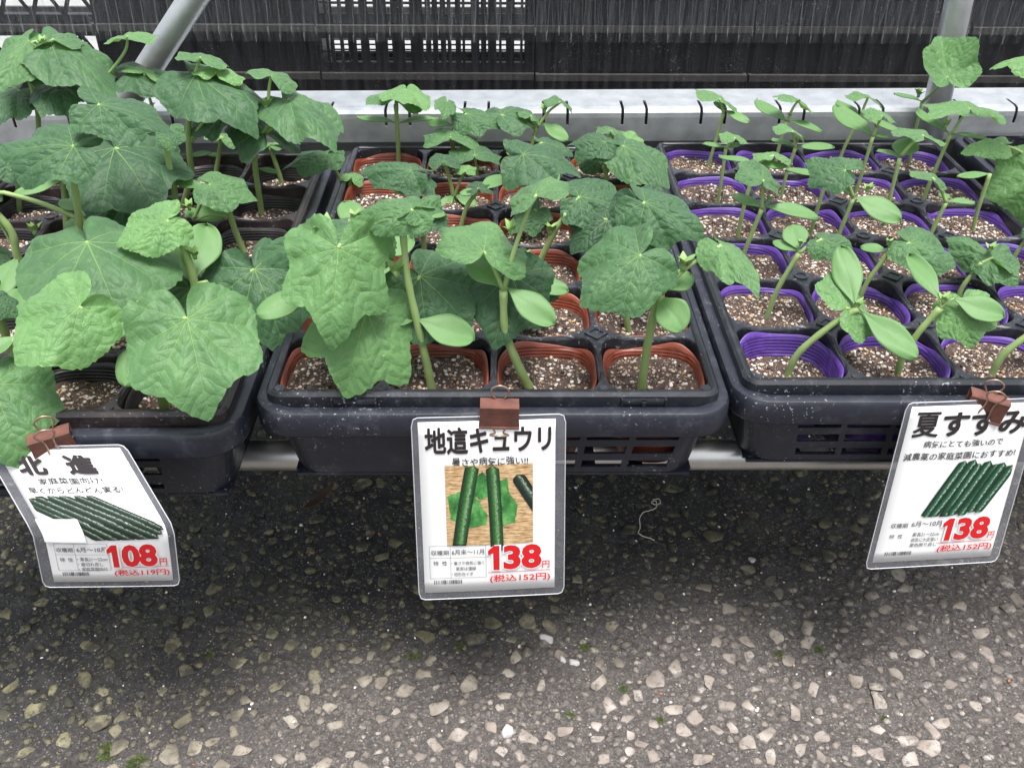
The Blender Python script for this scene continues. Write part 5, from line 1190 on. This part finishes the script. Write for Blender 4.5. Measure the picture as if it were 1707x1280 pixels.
# right card, hanging askew
cd = Card([(0, (1513, 672), (1739, 663), -.0520, -.0520), (1, (1442, 949), (1662, 936), -.068, -.068)], 'slanted white price card with a fan of green cucumbers, right of the picture')
cd.common(.042, .022, .935, .957)
cd.t('title_lettering', '夏', .05, .180, .150, .215, M_INK, bold=.020); cd.t('title_lettering', 'すずみ', .285, .180, .150, .70, M_INK, bold=.036)
cd.t('handwriting', '病気にとても強いので', .17, .245, .042, .66, M_PEN, bold=.010, jitter=.05); cd.t('handwriting', '減農薬の家庭菜園におすすめ!', .03, .320, .046, .93, M_PEN, bold=.010, jitter=.05)
for k, (du, dv, bn) in enumerate([(.0, .0, .006), (.012, -.008, -.004), (-.01, .012, .008), (.006, -.004, .0), (.0, .014, -.006), (-.008, .004, .007), (.004, .02, .0)]): cd.c((.555+.068*k+du, .330+.004*k+dv), (.33+.072*k-du, .705-.012*max(0, k-2)+dv), .088, M_CUKE3, .0006+.0001*k, (.2, .325, .97, .69), bn)
cd.t('table_lettering', '収穫期', .075, .760, .034, .14, M_GREY, bold=.006); cd.t('table_lettering', '6月〜10月', .245, .755, .038, .25, M_GREY, bold=.006); cd.t('table_lettering', '特  性', .085, .832, .030, .11, M_GREY, bold=.006)
for k, s_ in enumerate(['果長21〜22cm', '病気に大変強い', '果色照り良し']): cd.t('table_lettering', s_, .275, .823+.037*k, .028, .225, M_GREY, bold=.004)
cd.barcode(.085, .925, .31, .952)
cd.one(.51, .858, .155, .085, .0014); cd.t('price_lettering', '38', 0.625, .858, .155, 0.285, M_RED, bold=.045, off=.0014, halo=.03); cd.t('yen_lettering', '円', .915, .862, .048, .055, M_RED, bold=.012, off=.0014)
cd.r('price_rule', .50, .877, .975, .8795, M_RED); cd.t('tax_price_lettering', '(税込152円)', .515, .945, .055, .46, M_RED, bold=.014, off=.0014)

# ---------------------------------------------------------------- binder clips
def clip(px, py, Y, label, tilt=0.0, front_ang=0.0, width=.0305, yawz=0.0, back_ang=0.0):
    p = on_y(px, py, Y); root = empty('binder_clip', tuple(p)); root.rotation_euler = (0, tilt, yawz); tag(root, label, 'clip', 'rusty binder clips holding the price cards')
    w2 = width/2; prof = [(-.0012, -.0225), (-.0030, -.0215), (-.0046, -.0085), (-.0062, -.0012), (-.0054, .0), (.0054, .0), (.0062, -.0012), (.0046, -.0085), (.0030, -.0215), (.0012, -.0225)]
    V = []; 
    for (y, z) in prof:
        k = 1 + .06*(1 if z < -.015 else 0); V += [(-w2*k, y, z), (w2*k, y, z)]
    o = obj('clip_body', mesh('clip_body', V, [(2*i, 2*i+2, 2*i+3, 2*i+1) for i in range(len(prof)-1)]), M_RUST, root); m = o.modifiers.new('s', 'SOLIDIFY'); m.thickness = .0006; m.offset = 0
    MB().tube([(-w2*1.05, -.0034, -.0222), (w2*1.05, -.0034, -.0222)], .0012, 8).build('jaw_roll', M_RUST, root, True)
    MB().tube([(-w2*1.05, .0034, -.0222), (w2*1.05, .0034, -.0222)], .0012, 8).build('jaw_roll', M_RUST, root, True)
    def handle(sign, ang):
        P = [(-.0060, 0, 0), (-.0052, 0, .010), (-.0040, 0, .020), (-.0045, 0, .028), (-.0080, 0, .034), (-.0075, 0, .0395), (0, 0, .043), (.0075, 0, .0395), (.0080, 0, .034), (.0045, 0, .028), (.0040, 0, .020), (.0052, 0, .010), (.0060, 0, 0)]
        P = [np.array(q)*.82 for q in catmull(P, 4)]; c, s = math.cos(ang), math.sin(ang); Q = []
        for q in P: Q.append(np.array([q[0], sign*.0042 - (q[2]*s if sign < 0 else -q[2]*s), -.0222 + q[2]*c]))
        MB().tube(Q, .0008, 6).build('wire_handle', M_WIRE, root, True)
    handle(-1, front_ang); handle(1, back_ang)
    return root
clip(833, 671, -.0680, 'rusty binder clip gripping the middle price card', math.radians(1.5), math.radians(62))
clip(1652, 660, -.0500, 'rusty binder clip on the slanted right price card', math.radians(8), math.radians(12), yawz=math.radians(-18))
clip(80, 722, -.0945, 'rusty binder clip with bare grey patches on the left price card', math.radians(-6), math.radians(14), yawz=math.radians(22))
